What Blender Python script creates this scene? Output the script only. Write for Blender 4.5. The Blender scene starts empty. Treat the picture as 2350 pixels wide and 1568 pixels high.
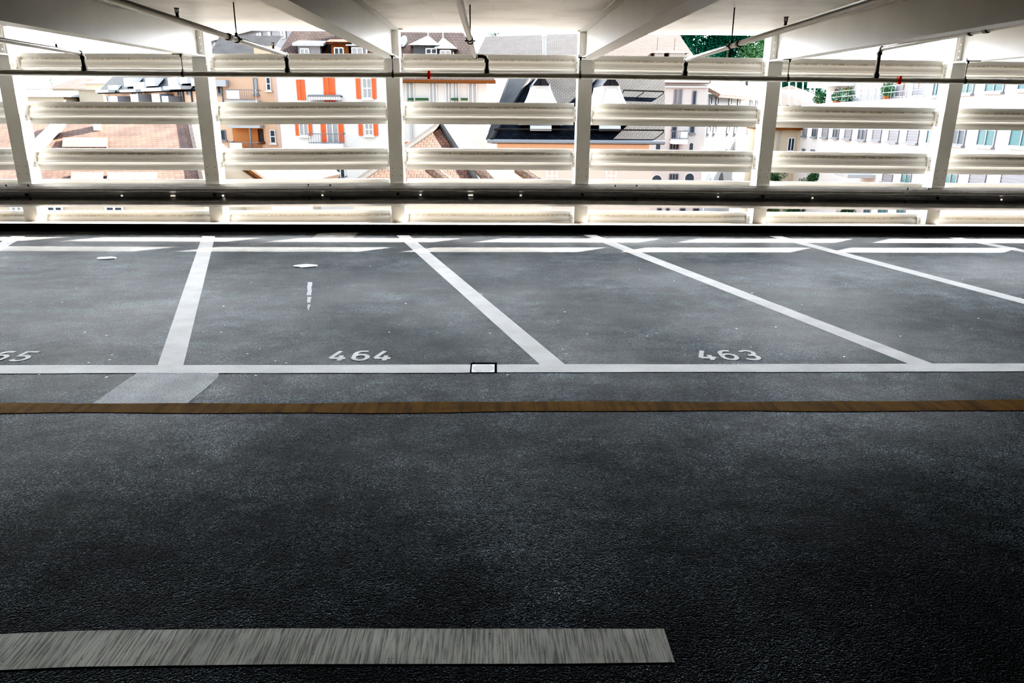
import bpy, math, random
from mathutils import Vector
random.seed(7)
SC = bpy.context.scene
COL = SC.collection

# ------------------------------------------------------------------ camera
F_PX, PITCH, YAW, ROLL = 1706.8, math.radians(17.465), math.radians(1.537), math.radians(.398)
CAM = Vector((0, 0, 1.6))
sn, cs = math.sin, math.cos
FWD = Vector((sn(YAW)*cs(PITCH), cs(YAW)*cs(PITCH), -sn(PITCH)))
R0 = Vector((cs(YAW), -sn(YAW), 0)); U0 = R0.cross(FWD)
RGT = R0*cs(ROLL) + U0*sn(ROLL); UP = U0*cs(ROLL) - R0*sn(ROLL)
cam = bpy.data.cameras.new('camera'); camo = bpy.data.objects.new('camera', cam); COL.objects.link(camo)
from mathutils import Matrix
M3 = Matrix((RGT, UP, -FWD)).transposed()
camo.matrix_world = Matrix.Translation(CAM) @ M3.to_4x4()
cam.sensor_width = 36.0; cam.lens = 36.0*F_PX/2350; cam.clip_end = 1000; cam.clip_start = .05
SC.camera = camo

def ray(x, y): return FWD + RGT*((x-1175)/F_PX) - UP*((y-784)/F_PX)
def at(x, y, Y):                      # the point at depth Y seen along that direction
    d = ray(x, y); return CAM + d*(Y/d.y)

# ------------------------------------------------------------------ materials
MATS = {}
def nodes(m):
    m.use_nodes = True
    return m.node_tree.nodes, m.node_tree.links, m.node_tree.nodes['Principled BSDF']
def mat(name, col, rough=.6, metal=0., noise=0., nscale=3., spec=.5, bump=0., bscale=60.):
    if name in MATS: return MATS[name]
    m = bpy.data.materials.new(name); N, L, b = nodes(m)
    b.inputs['Base Color'].default_value = (*col, 1); b.inputs['Roughness'].default_value = rough
    b.inputs['Metallic'].default_value = metal; b.inputs['Specular IOR Level'].default_value = spec
    tc = N.new('ShaderNodeTexCoord')
    nz = N.new('ShaderNodeTexNoise'); nz.inputs['Scale'].default_value = nscale; nz.inputs['Detail'].default_value = 6
    L.new(tc.outputs['Object'], nz.inputs['Vector'])
    mx = N.new('ShaderNodeMix'); mx.data_type = 'RGBA'
    a = max(noise, .04)
    mx.inputs['A'].default_value = (*[c*(1-a) for c in col], 1); mx.inputs['B'].default_value = (*[min(1, c*(1+a)) for c in col], 1)
    L.new(nz.outputs['Fac'], mx.inputs['Factor']); L.new(mx.outputs['Result'], b.inputs['Base Color'])
    if bump:
        n2 = N.new('ShaderNodeTexNoise'); n2.inputs['Scale'].default_value = bscale; n2.inputs['Detail'].default_value = 3
        L.new(tc.outputs['Object'], n2.inputs['Vector'])
        bp = N.new('ShaderNodeBump'); bp.inputs['Strength'].default_value = bump; bp.inputs['Distance'].default_value = .01
        L.new(n2.outputs['Fac'], bp.inputs['Height']); L.new(bp.outputs['Normal'], b.inputs['Normal'])
    MATS[name] = m; return m
def ramp(N, stops):
    r = N.new('ShaderNodeValToRGB'); e = r.color_ramp.elements
    while len(e) < len(stops): e.new(.5)
    for k, (p, c) in enumerate(stops):
        e[k].position = p; e[k].color = (*c, 1) if isinstance(c, tuple) else (c, c, c, 1)
    return r
def tile_mat(name, c1, c2, cm, w, h, rough=.8, mortar=.03, noise=.5, bumpd=.008):
    m = bpy.data.materials.new(name); N, L, b = nodes(m)
    uv = N.new('ShaderNodeUVMap')
    br = N.new('ShaderNodeTexBrick'); br.inputs['Scale'].default_value = 1
    br.inputs['Brick Width'].default_value = w; br.inputs['Row Height'].default_value = h
    br.inputs['Mortar Size'].default_value = mortar*h*3; br.inputs['Mortar Smooth'].default_value = .6
    br.inputs['Color1'].default_value = (*c1, 1); br.inputs['Color2'].default_value = (*c2, 1); br.inputs['Mortar'].default_value = (*cm, 1)
    L.new(uv.outputs['UV'], br.inputs['Vector'])
    nz = N.new('ShaderNodeTexNoise'); nz.inputs['Scale'].default_value = 1.2; nz.inputs['Detail'].default_value = 8
    L.new(uv.outputs['UV'], nz.inputs['Vector'])
    r = ramp(N, [(.3, 1-noise), (.7, 1+noise*.4)]); L.new(nz.outputs['Fac'], r.inputs['Fac'])
    mx = N.new('ShaderNodeMix'); mx.data_type = 'RGBA'; mx.blend_type = 'MULTIPLY'; mx.inputs['Factor'].default_value = 1
    L.new(br.outputs['Color'], mx.inputs['A']); L.new(r.outputs['Color'], mx.inputs['B']); L.new(mx.outputs['Result'], b.inputs['Base Color'])
    bp = N.new('ShaderNodeBump'); bp.inputs['Distance'].default_value = bumpd; bp.invert = True
    L.new(br.outputs['Fac'], bp.inputs['Height']); L.new(bp.outputs['Normal'], b.inputs['Normal'])
    b.inputs['Roughness'].default_value = rough; b.inputs['Specular IOR Level'].default_value = .08
    MATS[name] = m; return m

def asphalt():
    m = bpy.data.materials.new('asphalt'); N, L, b = nodes(m)
    tc = N.new('ShaderNodeTexCoord'); P = tc.outputs['Object']
    def noise(s, d, rgh=.5, sx=1, sy=1):
        v = N.new('ShaderNodeMapping'); v.inputs['Scale'].default_value = (sx, sy, 1); L.new(P, v.inputs['Vector'])
        n = N.new('ShaderNodeTexNoise'); n.inputs['Scale'].default_value = s; n.inputs['Detail'].default_value = d; n.inputs['Roughness'].default_value = rgh
        L.new(v.outputs['Vector'], n.inputs['Vector']); return n.outputs['Fac']
    fine = ramp(N, [(.38, (.0024, .0034, .004)), (.5, (.019, .0235, .0265)), (.60, (.085, .099, .107))]); L.new(noise(210, 3, .75), fine.inputs['Fac'])
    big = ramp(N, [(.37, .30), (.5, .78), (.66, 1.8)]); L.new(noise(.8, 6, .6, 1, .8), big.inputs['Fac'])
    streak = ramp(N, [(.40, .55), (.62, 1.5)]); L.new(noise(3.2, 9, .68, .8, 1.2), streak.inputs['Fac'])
    def mul(a, c):
        x = N.new('ShaderNodeMix'); x.data_type = 'RGBA'; x.blend_type = 'MULTIPLY'; x.inputs['Factor'].default_value = 1
        L.new(a, x.inputs['A']); L.new(c, x.inputs['B']); return x.outputs['Result']
    vo = N.new('ShaderNodeTexVoronoi'); vo.inputs['Scale'].default_value = 150; L.new(P, vo.inputs['Vector'])
    sv = N.new('ShaderNodeSeparateColor'); L.new(vo.outputs['Color'], sv.inputs['Color'])
    stone = ramp(N, [(.0, .25), (.55, .8), (.9, 1.4), (1., 2.2)]); L.new(sv.outputs['Red'], stone.inputs['Fac'])
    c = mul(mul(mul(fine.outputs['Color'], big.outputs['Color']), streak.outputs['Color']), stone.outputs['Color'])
    # asphalt colour lightened towards the kerb to brighten the sun streaks there
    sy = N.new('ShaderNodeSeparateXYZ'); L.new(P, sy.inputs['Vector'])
    lift = N.new('ShaderNodeMapRange'); lift.interpolation_type = 'SMOOTHSTEP'; lift.inputs['From Min'].default_value = 8.0; lift.inputs['From Max'].default_value = 9.4; lift.inputs['To Max'].default_value = .55; L.new(sy.outputs['Y'], lift.inputs['Value'])
    lift_mix = N.new('ShaderNodeMix'); lift_mix.data_type = 'RGBA'; L.new(lift.outputs['Result'], lift_mix.inputs['Factor']); L.new(c, lift_mix.inputs['A']); lift_mix.inputs['B'].default_value = (.066, .065, .063, 1); c = lift_mix.outputs['Result']
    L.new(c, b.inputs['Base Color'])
    rr = ramp(N, [(.35, .66), (.65, .54)]); L.new(noise(.6, 4, .5), rr.inputs['Fac']); L.new(rr.outputs['Color'], b.inputs['Roughness'])
    b.inputs['Specular IOR Level'].default_value = .043; b.inputs['Specular Tint'].default_value = (.82, .94, 1, 1)
    bp = N.new('ShaderNodeBump'); bp.inputs['Strength'].default_value = 1.; bp.inputs['Distance'].default_value = .006
    hm = N.new('ShaderNodeMath'); hm.operation = 'MULTIPLY_ADD'; L.new(vo.outputs['Distance'], hm.inputs[0]); hm.inputs[1].default_value = -.9; L.new(noise(60, 5, .7), hm.inputs[2])
    L.new(hm.outputs[0], bp.inputs['Height']); L.new(bp.outputs['Normal'], b.inputs['Normal'])
    return m
def paint(name, col, pit=.62, groove=0., worn=0., angle=0., gc=.45, spec=.15):
    m = bpy.data.materials.new(name); N, L, b = nodes(m)
    tc = N.new('ShaderNodeTexCoord'); P = tc.outputs['Object']
    n = N.new('ShaderNodeTexNoise'); n.inputs['Scale'].default_value = 130; n.inputs['Detail'].default_value = 3; L.new(P, n.inputs['Vector'])
    r = ramp(N, [(pit, 0.), (pit+.05, 1.)]); L.new(n.outputs['Fac'], r.inputs['Fac'])
    n2 = N.new('ShaderNodeTexNoise'); n2.inputs['Scale'].default_value = 5; n2.inputs['Detail'].default_value = 6; L.new(P, n2.inputs['Vector'])
    r2 = ramp(N, [(.3, 1-.18-worn), (.7, 1.05)]); L.new(n2.outputs['Fac'], r2.inputs['Fac'])
    m1 = N.new('ShaderNodeMix'); m1.data_type = 'RGBA'; m1.blend_type = 'MULTIPLY'; m1.inputs['Factor'].default_value = 1
    m1.inputs['A'].default_value = (*col, 1); L.new(r2.outputs['Color'], m1.inputs['B'])
    m2 = N.new('ShaderNodeMix'); m2.data_type = 'RGBA'; L.new(r.outputs['Color'], m2.inputs['Factor'])
    L.new(m1.outputs['Result'], m2.inputs['A']); m2.inputs['B'].default_value = (*[c*.22 for c in col], 1)
    out = m2.outputs['Result']
    bp = N.new('ShaderNodeBump'); bp.inputs['Strength'].default_value = .5; bp.inputs['Distance'].default_value = .004
    if groove:
        mp = N.new('ShaderNodeMapping'); mp.inputs['Rotation'].default_value = (0, 0, angle); mp.inputs['Scale'].default_value = (1, .05, 1); L.new(P, mp.inputs['Vector'])
        w = N.new('ShaderNodeTexNoise'); w.inputs['Scale'].default_value = groove; w.inputs['Detail'].default_value = 5; L.new(mp.outputs['Vector'], w.inputs['Vector'])
        r3 = ramp(N, [(.36, gc), (.52, 1.), (.7, 1.+(1-gc)*.3)]); L.new(w.outputs['Fac'], r3.inputs['Fac'])
        m3 = N.new('ShaderNodeMix'); m3.data_type = 'RGBA'; m3.blend_type = 'MULTIPLY'; m3.inputs['Factor'].default_value = 1
        L.new(out, m3.inputs['A']); L.new(r3.outputs['Color'], m3.inputs['B']); out = m3.outputs['Result']
        L.new(w.outputs['Fac'], bp.inputs['Height'])
    else: L.new(n.outputs['Fac'], bp.inputs['Height'])
    L.new(bp.outputs['Normal'], b.inputs['Normal'])
    L.new(out, b.inputs['Base Color']); b.inputs['Roughness'].default_value = .75; b.inputs['Specular IOR Level'].default_value = spec
    return m
def ceiling_mat():
    m = bpy.data.materials.new('painted_concrete'); N, L, b = nodes(m)
    tc = N.new('ShaderNodeTexCoord'); P = tc.outputs['Object']
    br = N.new('ShaderNodeTexBrick'); br.inputs['Scale'].default_value = 1; br.inputs['Brick Width'].default_value = 1.35; br.inputs['Row Height'].default_value = .62
    br.inputs['Mortar Size'].default_value = .004; br.inputs['Mortar Smooth'].default_value = .3
    br.inputs['Color1'].default_value = (.64, .61, .58, 1); br.inputs['Color2'].default_value = (.58, .56, .535, 1); br.inputs['Mortar'].default_value = (.5, .47, .43, 1)
    L.new(P, br.inputs['Vector'])
    n = N.new('ShaderNodeTexNoise'); n.inputs['Scale'].default_value = 2.2; n.inputs['Detail'].default_value = 9; L.new(P, n.inputs['Vector'])
    r = ramp(N, [(.3, .78), (.6, 1.05)]); L.new(n.outputs['Fac'], r.inputs['Fac'])
    mx = N.new('ShaderNodeMix'); mx.data_type = 'RGBA'; mx.blend_type = 'MULTIPLY'; mx.inputs['Factor'].default_value = 1
    L.new(br.outputs['Color'], mx.inputs['A']); L.new(r.outputs['Color'], mx.inputs['B']); L.new(mx.outputs['Result'], b.inputs['Base Color'])
    b.inputs['Roughness'].default_value = .45; b.inputs['Specular IOR Level'].default_value = .4
    return m

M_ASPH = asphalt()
M_WHITE_LINE = paint('white_road_paint', (.57, .57, .57), .66)
M_FRONT_LINE = paint('white_road_paint_brushed', (.45, .438, .395), .68, groove=170, worn=.05, angle=-.24, gc=.6)
M_YELLOW = paint('mustard_road_paint', (.115, .056, .0015), .68, groove=22, worn=.1, angle=-.45, gc=.75, spec=.03)
M_PATCH = paint('concrete_repair', (.33, .34, .35), .58, worn=.1)
M_PATCH2 = paint('faded_repair', (.22, .215, .20), .55, worn=.2)
M_CEIL = ceiling_mat()
M_STEEL = mat('cream_painted_steel', (.90, .89, .855), .38, noise=.06, nscale=1.5)
M_BEAM = mat('grey_white_painted_steel', (.52, .52, .51), .42, noise=.10, nscale=2.5)
M_BOLT2 = mat('grey_bolt', (.30, .29, .27), .5, .4)
M_BOLT = mat('dark_bolt', (.06, .055, .05), .5, .6)
M_PIPE = mat('galvanised_pipe', (.115, .112, .105), .42, .55, noise=.2, nscale=12)
M_PIPE_DK = mat('dark_pipe_fitting', (.085, .082, .075), .5, .4)
M_RED = mat('red_plastic', (.75, .06, .015), .35)
M_RAIL = mat('galvanised_rail', (.27, .27, .275), .5, .35, noise=.22, nscale=9)
M_KERB = mat('black_kerb', (.010, .008, .006), .8, spec=.1, noise=.3, nscale=20)
M_KERBTOP = mat('kerb_concrete', (.42, .38, .33), .8, noise=.25, nscale=15)
M_WALL = mat('dim_concrete', (.16, .16, .165), .85, noise=.15, nscale=1)
M_DRAIN = mat('drain_plastic', (.52, .535, .54), .6)
M_HOLE = mat('drain_hole', (.008, .045, .07), .8)
M_BLACK = mat('black_gap', (.003, .003, .003), 1., spec=0.)
M_SCRAP = mat('pale_scrap', (.36, .39, .42), .6)
M_SPECK = mat('white_speck', (.62, .63, .62), .6)

def slat_mat():
    m = bpy.data.materials.new('cream_slat_steel'); N, L, b = nodes(m)
    uv = N.new('ShaderNodeUVMap'); sp = N.new('ShaderNodeSeparateXYZ'); L.new(uv.outputs['UV'], sp.inputs['Vector'])
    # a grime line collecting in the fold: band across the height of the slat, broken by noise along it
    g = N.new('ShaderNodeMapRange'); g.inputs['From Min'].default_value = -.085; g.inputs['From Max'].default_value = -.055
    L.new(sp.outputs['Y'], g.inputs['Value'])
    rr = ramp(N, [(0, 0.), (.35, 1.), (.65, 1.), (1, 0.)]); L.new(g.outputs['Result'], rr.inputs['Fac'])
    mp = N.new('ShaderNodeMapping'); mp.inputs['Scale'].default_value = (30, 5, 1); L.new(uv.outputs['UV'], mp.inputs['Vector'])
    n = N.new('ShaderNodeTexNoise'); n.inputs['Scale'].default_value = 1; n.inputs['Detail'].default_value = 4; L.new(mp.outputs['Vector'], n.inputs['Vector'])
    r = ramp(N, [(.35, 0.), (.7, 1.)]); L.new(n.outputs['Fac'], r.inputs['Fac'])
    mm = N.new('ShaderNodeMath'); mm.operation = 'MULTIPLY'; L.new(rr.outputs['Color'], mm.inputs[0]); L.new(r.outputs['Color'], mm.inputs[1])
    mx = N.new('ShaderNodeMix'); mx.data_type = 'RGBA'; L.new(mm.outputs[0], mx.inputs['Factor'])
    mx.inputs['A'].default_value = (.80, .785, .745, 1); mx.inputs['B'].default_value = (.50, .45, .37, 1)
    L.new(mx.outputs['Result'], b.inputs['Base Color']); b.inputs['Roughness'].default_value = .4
    return m
M_SLAT = slat_mat()

# outdoor materials
E_WHITE = mat('white_render', (0.337, 0.337, 0.333), .9, noise=.04, nscale=.5)
E_CREAM = mat('cream_render', (0.266, 0.233, 0.18), .9, noise=.05, nscale=.5)
E_ORANGE = mat('apricot_render', (0.333, 0.213, 0.146), .9, noise=.06, nscale=.6)
E_PINK = mat('pink_render', (0.281, 0.201, 0.172), .9, noise=.05, nscale=.5)
E_ORANGE2 = mat('salmon_render', (0.293, 0.156, 0.103), .9, noise=.06, nscale=.5)
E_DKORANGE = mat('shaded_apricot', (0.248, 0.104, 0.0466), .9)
E_GREY = mat('lilac_grey_render', (0.106, 0.104, 0.115), .9, noise=.05, nscale=.5)
E_SHUT = mat('orange_shutter_paint', (0.305, 0.0439, 0.00704), .6, noise=.06)
E_FRAME = mat('white_window_frame', (0.359, 0.367, 0.376), .6)
E_GREYFR = mat('grey_window_frame', (0.0829, 0.0881, 0.0984), .6)
E_GLASS = mat('window_glass', (0.0285, 0.0363, 0.044), .45, spec=.15)
E_GLASSP = mat('pale_window_glass', (0.124, 0.135, 0.145), .3)
E_TEAL = mat('teal_window_glass', (0.0311, 0.0777, 0.0829), .2)
E_BLIND = mat('grey_blind', (0.0777, 0.0777, 0.0881), .7)
E_METAL = mat('pale_zinc', (0.211, 0.225, 0.232), .5, noise=.06, spec=.05)
E_BALC = mat('balcony_steel', (0.0673, 0.0725, 0.0829), .6)
E_BALCP = mat('balcony_panel', (0.101, 0.108, 0.12), .5)
E_BROWN = mat('brown_timber', (0.0829, 0.0388, 0.0181), .7, noise=.15, spec=.05)
E_DARK = mat('dark_slate_wall', (0.0259, 0.0285, 0.0337), .8, noise=.15)
E_STONE = mat('pale_stone', (0.266, 0.259, 0.252), .9, noise=.05, nscale=.6)
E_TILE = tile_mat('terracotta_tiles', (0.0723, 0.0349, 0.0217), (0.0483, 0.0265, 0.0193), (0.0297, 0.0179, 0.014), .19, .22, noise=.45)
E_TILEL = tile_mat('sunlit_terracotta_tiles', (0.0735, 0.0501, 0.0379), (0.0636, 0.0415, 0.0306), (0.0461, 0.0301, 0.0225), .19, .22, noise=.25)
E_TILEB = tile_mat('brown_tiles', (0.0684, 0.0484, 0.0403), (0.0524, 0.0403, 0.0363), (0.0282, 0.0202, 0.0202), .22, .22, noise=.3)
E_TILEP = tile_mat('pink_tiles', (0.112, 0.0858, 0.0724), (0.0991, 0.0724, 0.063), (0.0661, 0.0495, 0.0431), .2, .22, noise=.15)
E_SLATE = tile_mat('dark_slates', (0.0116, 0.0127, 0.0151), (0.00735, 0.0081, 0.0097), (0.00232, 0.00251, 0.0029), .19, .15, noise=.6)
E_SLATEB = tile_mat('grey_brown_slates', (0.0202, 0.0202, 0.0232), (0.0171, 0.0162, 0.0181), (0.00905, 0.00905, 0.0101), .40, .32, noise=.3)
E_RIDGE = mat('grey_ridge_tile', (0.0225, 0.0212, 0.0203), .8, noise=.4, nscale=3, spec=.05)
E_LEAF = mat('teal_green_leaves', (0.00622, 0.044, 0.0321), .7, noise=.6, nscale=.3, spec=.05)
E_LEAFL = mat('pale_green_leaves', (0.0566, 0.107, 0.0629), .7, noise=.5, nscale=.5, spec=.05)
E_LEAFD = mat('street_tree_leaves', (0.0296, 0.0592, 0.0355), .7, noise=.5, nscale=.5, spec=.05)
E_TRUNK = mat('bark', (0.0311, 0.0233, 0.0181), .9)
E_SOIL = mat('reddish_soil', (0.008, 0.0036, 0.0026), .95, noise=.3, nscale=.4, spec=.05)
E_GROUND = mat('pale_street', (0.186, 0.177, 0.167), .9, noise=.1, nscale=.1)
E_POT = mat('terracotta_pot', (0.261, 0.0684, 0.0249), .8)
E_TORCH = mat('bamboo_torch', (0.101, 0.048, 0.0168), .8)

# ------------------------------------------------------------------ mesh building
ORG = {}
class MB:
    def __init__(s): s.v = []; s.f = []; s.m = []; s.mi = 0; s.smooth = False; s.uv = None
    def face(s, pts):
        i = len(s.v); s.v += [Vector(p) for p in pts]; s.f.append(tuple(range(i, i+len(pts)))); s.m.append(s.mi); return s
    def box(s, x0, x1, y0, y1, z0, z1):
        return s.hexa([(x0, y0, z0), (x1, y0, z0), (x1, y1, z0), (x0, y1, z0)], [(x0, y0, z1), (x1, y0, z1), (x1, y1, z1), (x0, y1, z1)])
    def hexa(s, lo, hi):               # two loops joined
        i = len(s.v); n = len(lo); s.v += [Vector(p) for p in lo] + [Vector(p) for p in hi]
        s.f.append(tuple(range(i+n-1, i-1, -1))); s.f.append(tuple(range(i+n, i+2*n)))
        for k in range(n):
            j = (k+1) % n; s.f.append((i+k, i+j, i+n+j, i+n+k))
        s.m += [s.mi]*(n+2); return s
    def tube(s, pts, r, n=12, caps=True):
        pts = [Vector(p) for p in pts]; rings = []
        up = Vector((0, 0, 1))
        for k, p in enumerate(pts):
            t = (pts[min(k+1, len(pts)-1)] - pts[max(k-1, 0)]).normalized()
            a = t.cross(up if abs(t.z) < .95 else Vector((0, 1, 0))).normalized(); b = t.cross(a)
            rr = r[k] if isinstance(r, (list, tuple)) else r
            base = len(s.v); s.v += [p + a*(rr*math.cos(2*math.pi*q/n)) + b*(rr*math.sin(2*math.pi*q/n)) for q in range(n)]; rings.append(base)
        for A, B in zip(rings, rings[1:]):
            for q in range(n): s.f.append((A+q, A+(q+1) % n, B+(q+1) % n, B+q)); s.m.append(s.mi)
        if caps:
            s.f.append(tuple(range(rings[0]+n-1, rings[0]-1, -1))); s.f.append(tuple(range(rings[-1], rings[-1]+n))); s.m += [s.mi]*2
        return s
    def build(s, name, mats, parent=None, smooth=False, uvs=None, up=False):
        o0 = ORG.get(parent.name, Vector()) if parent else Vector()
        me = bpy.data.meshes.new(name); me.from_pydata([v-o0 for v in s.v], [], s.f)
        mats = mats if isinstance(mats, (list, tuple)) else [mats]
        for m in mats: me.materials.append(m)
        for p, k in zip(me.polygons, s.m): p.material_index = k
        import bmesh
        bm = bmesh.new(); bm.from_mesh(me)
        if up:
            for f in bm.faces:
                f.normal_update()
                if f.normal.z < 0: f.normal_flip()
        else: bmesh.ops.recalc_face_normals(bm, faces=bm.faces)
        if uvs is None:
            ul = bm.loops.layers.uv.new('UVMap'); bm.normal_update()
            for f in bm.faces:
                n = f.normal; u = Vector((0, 0, 1)).cross(n); u = u.normalized() if u.length > .05 else Vector((1, 0, 0)); w = n.cross(u)
                for l in f.loops:
                    p = l.vert.co + o0; l[ul].uv = (p.dot(u), p.dot(w))
        bm.to_mesh(me); bm.free()
        if uvs is not None:
            ul = me.uv_layers.new(name='UVMap')
            for l in me.loops: ul.data[l.index].uv = uvs[l.vertex_index]
        if smooth:
            for p in me.polygons: p.use_smooth = True
        o = bpy.data.objects.new(name, me); COL.objects.link(o)
        if parent: o.parent = parent
        ORG[o.name] = o0
        if parent is None: ORG[o.name] = Vector()
        return o
def tag(o, label, cat, group=None, kind=None):
    o['label'] = label
    if cat: o['category'] = cat
    if group: o['group'] = group
    if kind: o['kind'] = kind
    return o
def empty(name, loc, label, cat, group=None, kind=None):
    o = bpy.data.objects.new(name, None); COL.objects.link(o); o.location = loc; o.empty_display_size = .1
    ORG[o.name] = Vector(loc); return tag(o, label, cat, group, kind)

# ------------------------------------------------------------------ the setting
ZC = 2.57           # underside of the deck above
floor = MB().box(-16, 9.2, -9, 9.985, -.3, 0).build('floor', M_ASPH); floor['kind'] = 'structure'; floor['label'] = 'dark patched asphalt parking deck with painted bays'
floor['category'] = 'floor'
ceil = MB().hexa([(-16, -9, ZC), (9.2, -9, ZC), (9.2, 11.0, ZC), (-16, 10.86, ZC)], [(-16, -9, ZC+.3), (9.2, -9, ZC+.3), (9.2, 11.0, ZC+.3), (-16, 10.86, ZC+.3)]).build('ceiling', M_CEIL); ceil['kind'] = 'structure'; ceil['label'] = 'pale painted concrete soffit of the deck above'; ceil['category'] = 'ceiling'
for nm, a, lab in (('wall_back', (-16, 9.2, -9.3, -9, -.3, ZC+.3), 'dim concrete wall behind the viewer'), ('shade_wall_left', (-16.3, -16, -9, 10.45, 0, ZC), 'unseen concrete wall added on the left to darken the foreground'), ('shade_wall_right', (8.95, 9.2, -9, 10.9, -.3, ZC), 'unseen concrete wall added on the right to shade that side')):  # left and right walls are unseen, added to cut light on the floor
    w = MB().box(*a).build(nm, M_WALL); w['kind'] = 'structure'; w['label'] = lab; w['category'] = 'wall'
kb = MB()
kb.hexa([(-16, 9.985, -.3), (-16, 10.45, -.3), (-16, 10.45, .05), (-16, 9.985, .092)], [(9.2, 9.985, -.3), (9.2, 10.45, -.3), (9.2, 10.45, .05), (9.2, 9.985, .092)])
kerb = kb.build('trim_1', M_KERB); kerb['kind'] = 'structure'; kerb['label'] = 'low black kerb along the foot of the slatted facade'; kerb['category'] = 'kerb'
kt = MB().hexa([(-16, 9.99, .0915), (-16, 10.45, .050), (-16, 10.45, .056), (-16, 9.99, .0975)], [(9.2, 9.99, .0915), (9.2, 10.45, .050), (9.2, 10.45, .056), (9.2, 9.99, .0975)])
kt.build('kerb_top', M_KERBTOP, kerb)['label'] = 'pale concrete top strip'

# painted marks and repairs: parts of the floor
def flat(name, pts, m, lab, h=.0012):
    mb = MB(); mb.hexa([(x, y, .0002) for x, y in pts], [(x, y, h) for x, y in pts])
    o = mb.build(name, m, floor); o['label'] = lab; return o
def wob(x): return .006*sn(x*2.1)+.004*sn(x*5.3+1)
def strip(name, x0, x1, ya, yb, m, lab, amp=1, h=.0014, n=60):
    mb = MB(); xs = [x0+(x1-x0)*k/n for k in range(n+1)]
    for a, b in zip(xs, xs[1:]):
        mb.face([(a, ya+amp*wob(a), h), (b, ya+amp*wob(b), h), (b, yb+amp*wob(b+.6), h), (a, yb+amp*wob(a+.6), h)])
    o = mb.build(name, m, floor, up=True); o['label'] = lab; return o
H = .082
stalls = [((-6.02, 9.56), (-4.50, 4.57), 'leftmost white bay line, mostly cut off by the frame'), ((-3.645, 9.60), (-2.075, 4.57), 'white bay line between bays 465 and 464'),
          ((-1.173, 9.70), (.392, 4.57), 'white bay line between bays 464 and 463'), ((1.278, 9.775), (2.832, 4.57), 'white bay line on the right of bay 463'),
          ((3.733, 9.71), (5.13, 4.57), 'white bay line running out at the right edge'), ((6.10, 9.63), (7.48, 4.57), 'rightmost white bay line, only its far end in view')]
for (xa, ya), (xb, yb), lab in stalls:
    flat('bay_line', [(xa-H, ya), (xa+H, ya), (xb+H, yb), (xb-H, yb)], M_WHITE_LINE, lab)
strip('bay_front_line', -9, 8.9, 4.425, 4.58, M_WHITE_LINE, 'long white line across the mouth of the bays', .5, .0018)
strip('lane_edge_line', -8, 8.9, 3.787, 3.932, M_YELLOW, 'mustard yellow line across the driving lane', 1.5, .0016, 90)
mb = MB()
xs = [-3.2+(.55+3.2)*k/40 for k in range(41)]
for a, b in zip(xs, xs[1:]):
    f = lambda x: (1.842+.012*max(0, min(1, (.2-x)/.8)) - .05*max(0, -1.25-x), 1.995+.022*max(0, min(1, (.5-x)/1.2))-.05*max(0, -1.3-x))
    mb.face([(a, f(a)[0], .0015), (b, f(b)[0], .0015), (b, f(b)[1], .0015), (a, f(a)[1], .0015)])
mb.build('lane_centre_line', M_FRONT_LINE, floor, up=True)['label'] = 'broad grey white lane dash in the dark foreground'
flat('concrete_patch', [(-2.243, 3.93), (-2.236, 4.20), (-2.225, 4.43), (-1.72, 4.435), (-1.692, 4.34), (-1.70, 4.15), (-1.719, 3.93)], M_PATCH, 'pale concrete repair patch between white and yellow lines', .0011)
flat('faded_patch', [(-2.30, 9.36), (-2.31, 9.85), (-1.78, 9.94), (-1.79, 9.37)], M_PATCH2, 'faded square repair patch by the kerb', .001)

# numbers
def ribbon(mb, pts, w, ox, oy, sx, sy, z=.004):
    P = [Vector((x, y, 0)) for x, y in pts]; L_, R_ = [], []
    for k, p in enumerate(P):
        t = (P[min(k+1, len(P)-1)] - P[max(k-1, 0)]); t = Vector((t.x*sx, t.y*sy, 0)).normalized(); n = Vector((-t.y, t.x, 0))
        q = Vector((ox+p.x*sx, oy+p.y*sy, z)); L_.append(q+n*w/2); R_.append(q-n*w/2)
    for k in range(len(P)-1): mb.face([v+Vector((0, 0, k*2.5e-5)) for v in (R_[k], R_[k+1], L_[k+1], L_[k])])
def arc(cx, cy, rx, ry, a0, a1, n=14): return [(cx+rx*cs(math.radians(a0+(a1-a0)*k/n)), cy+ry*sn(math.radians(a0+(a1-a0)*k/n))) for k in range(n+1)]
GL = {'4': [[(.46, 1.0), (.02, .24), (.98, .24)], [(.66, .52), (.66, 0)]],
      '6': [[(.82, .97), (.62, .97)] + arc(.5, .62, .42, .35, 85, 180, 8) + arc(.5, .31, .42, .28, 180, 360, 14) + arc(.5, .34, .42, .26, 0, 150, 10)],
      '3': [arc(.45, .72, .42, .25, 150, -75, 14) + [(.38, .49)], arc(.45, .27, .45, .25, 80, -150, 14)],
      '5': [[(.9, .96), (.2, .96), (.14, .5)] + arc(.48, .29, .42, .26, 110, -150, 14)]}
def number(txt, x, lab):
    mb = MB()
    for k, ch in enumerate(txt):
        for st in GL[ch]:
            if ch == '4' and len(st) == 3:
                ribbon(mb, st[:2], .031, x+k*.149, 4.667, .108, .2, .0012); ribbon(mb, st[1:], .037, x+k*.149, 4.667, .108, .2, .0014)
            else: ribbon(mb, st, .031, x+k*.149, 4.667, .108, .2, .0013)
    o = mb.build('bay_number', M_WHITE_LINE, floor, up=True); o['label'] = lab
number('464', -1.088, 'white painted bay number 464'); number('463', 1.398, 'white painted bay number 463'); number('465', -3.468, 'white painted bay number 465, cut off at the left edge')

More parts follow.
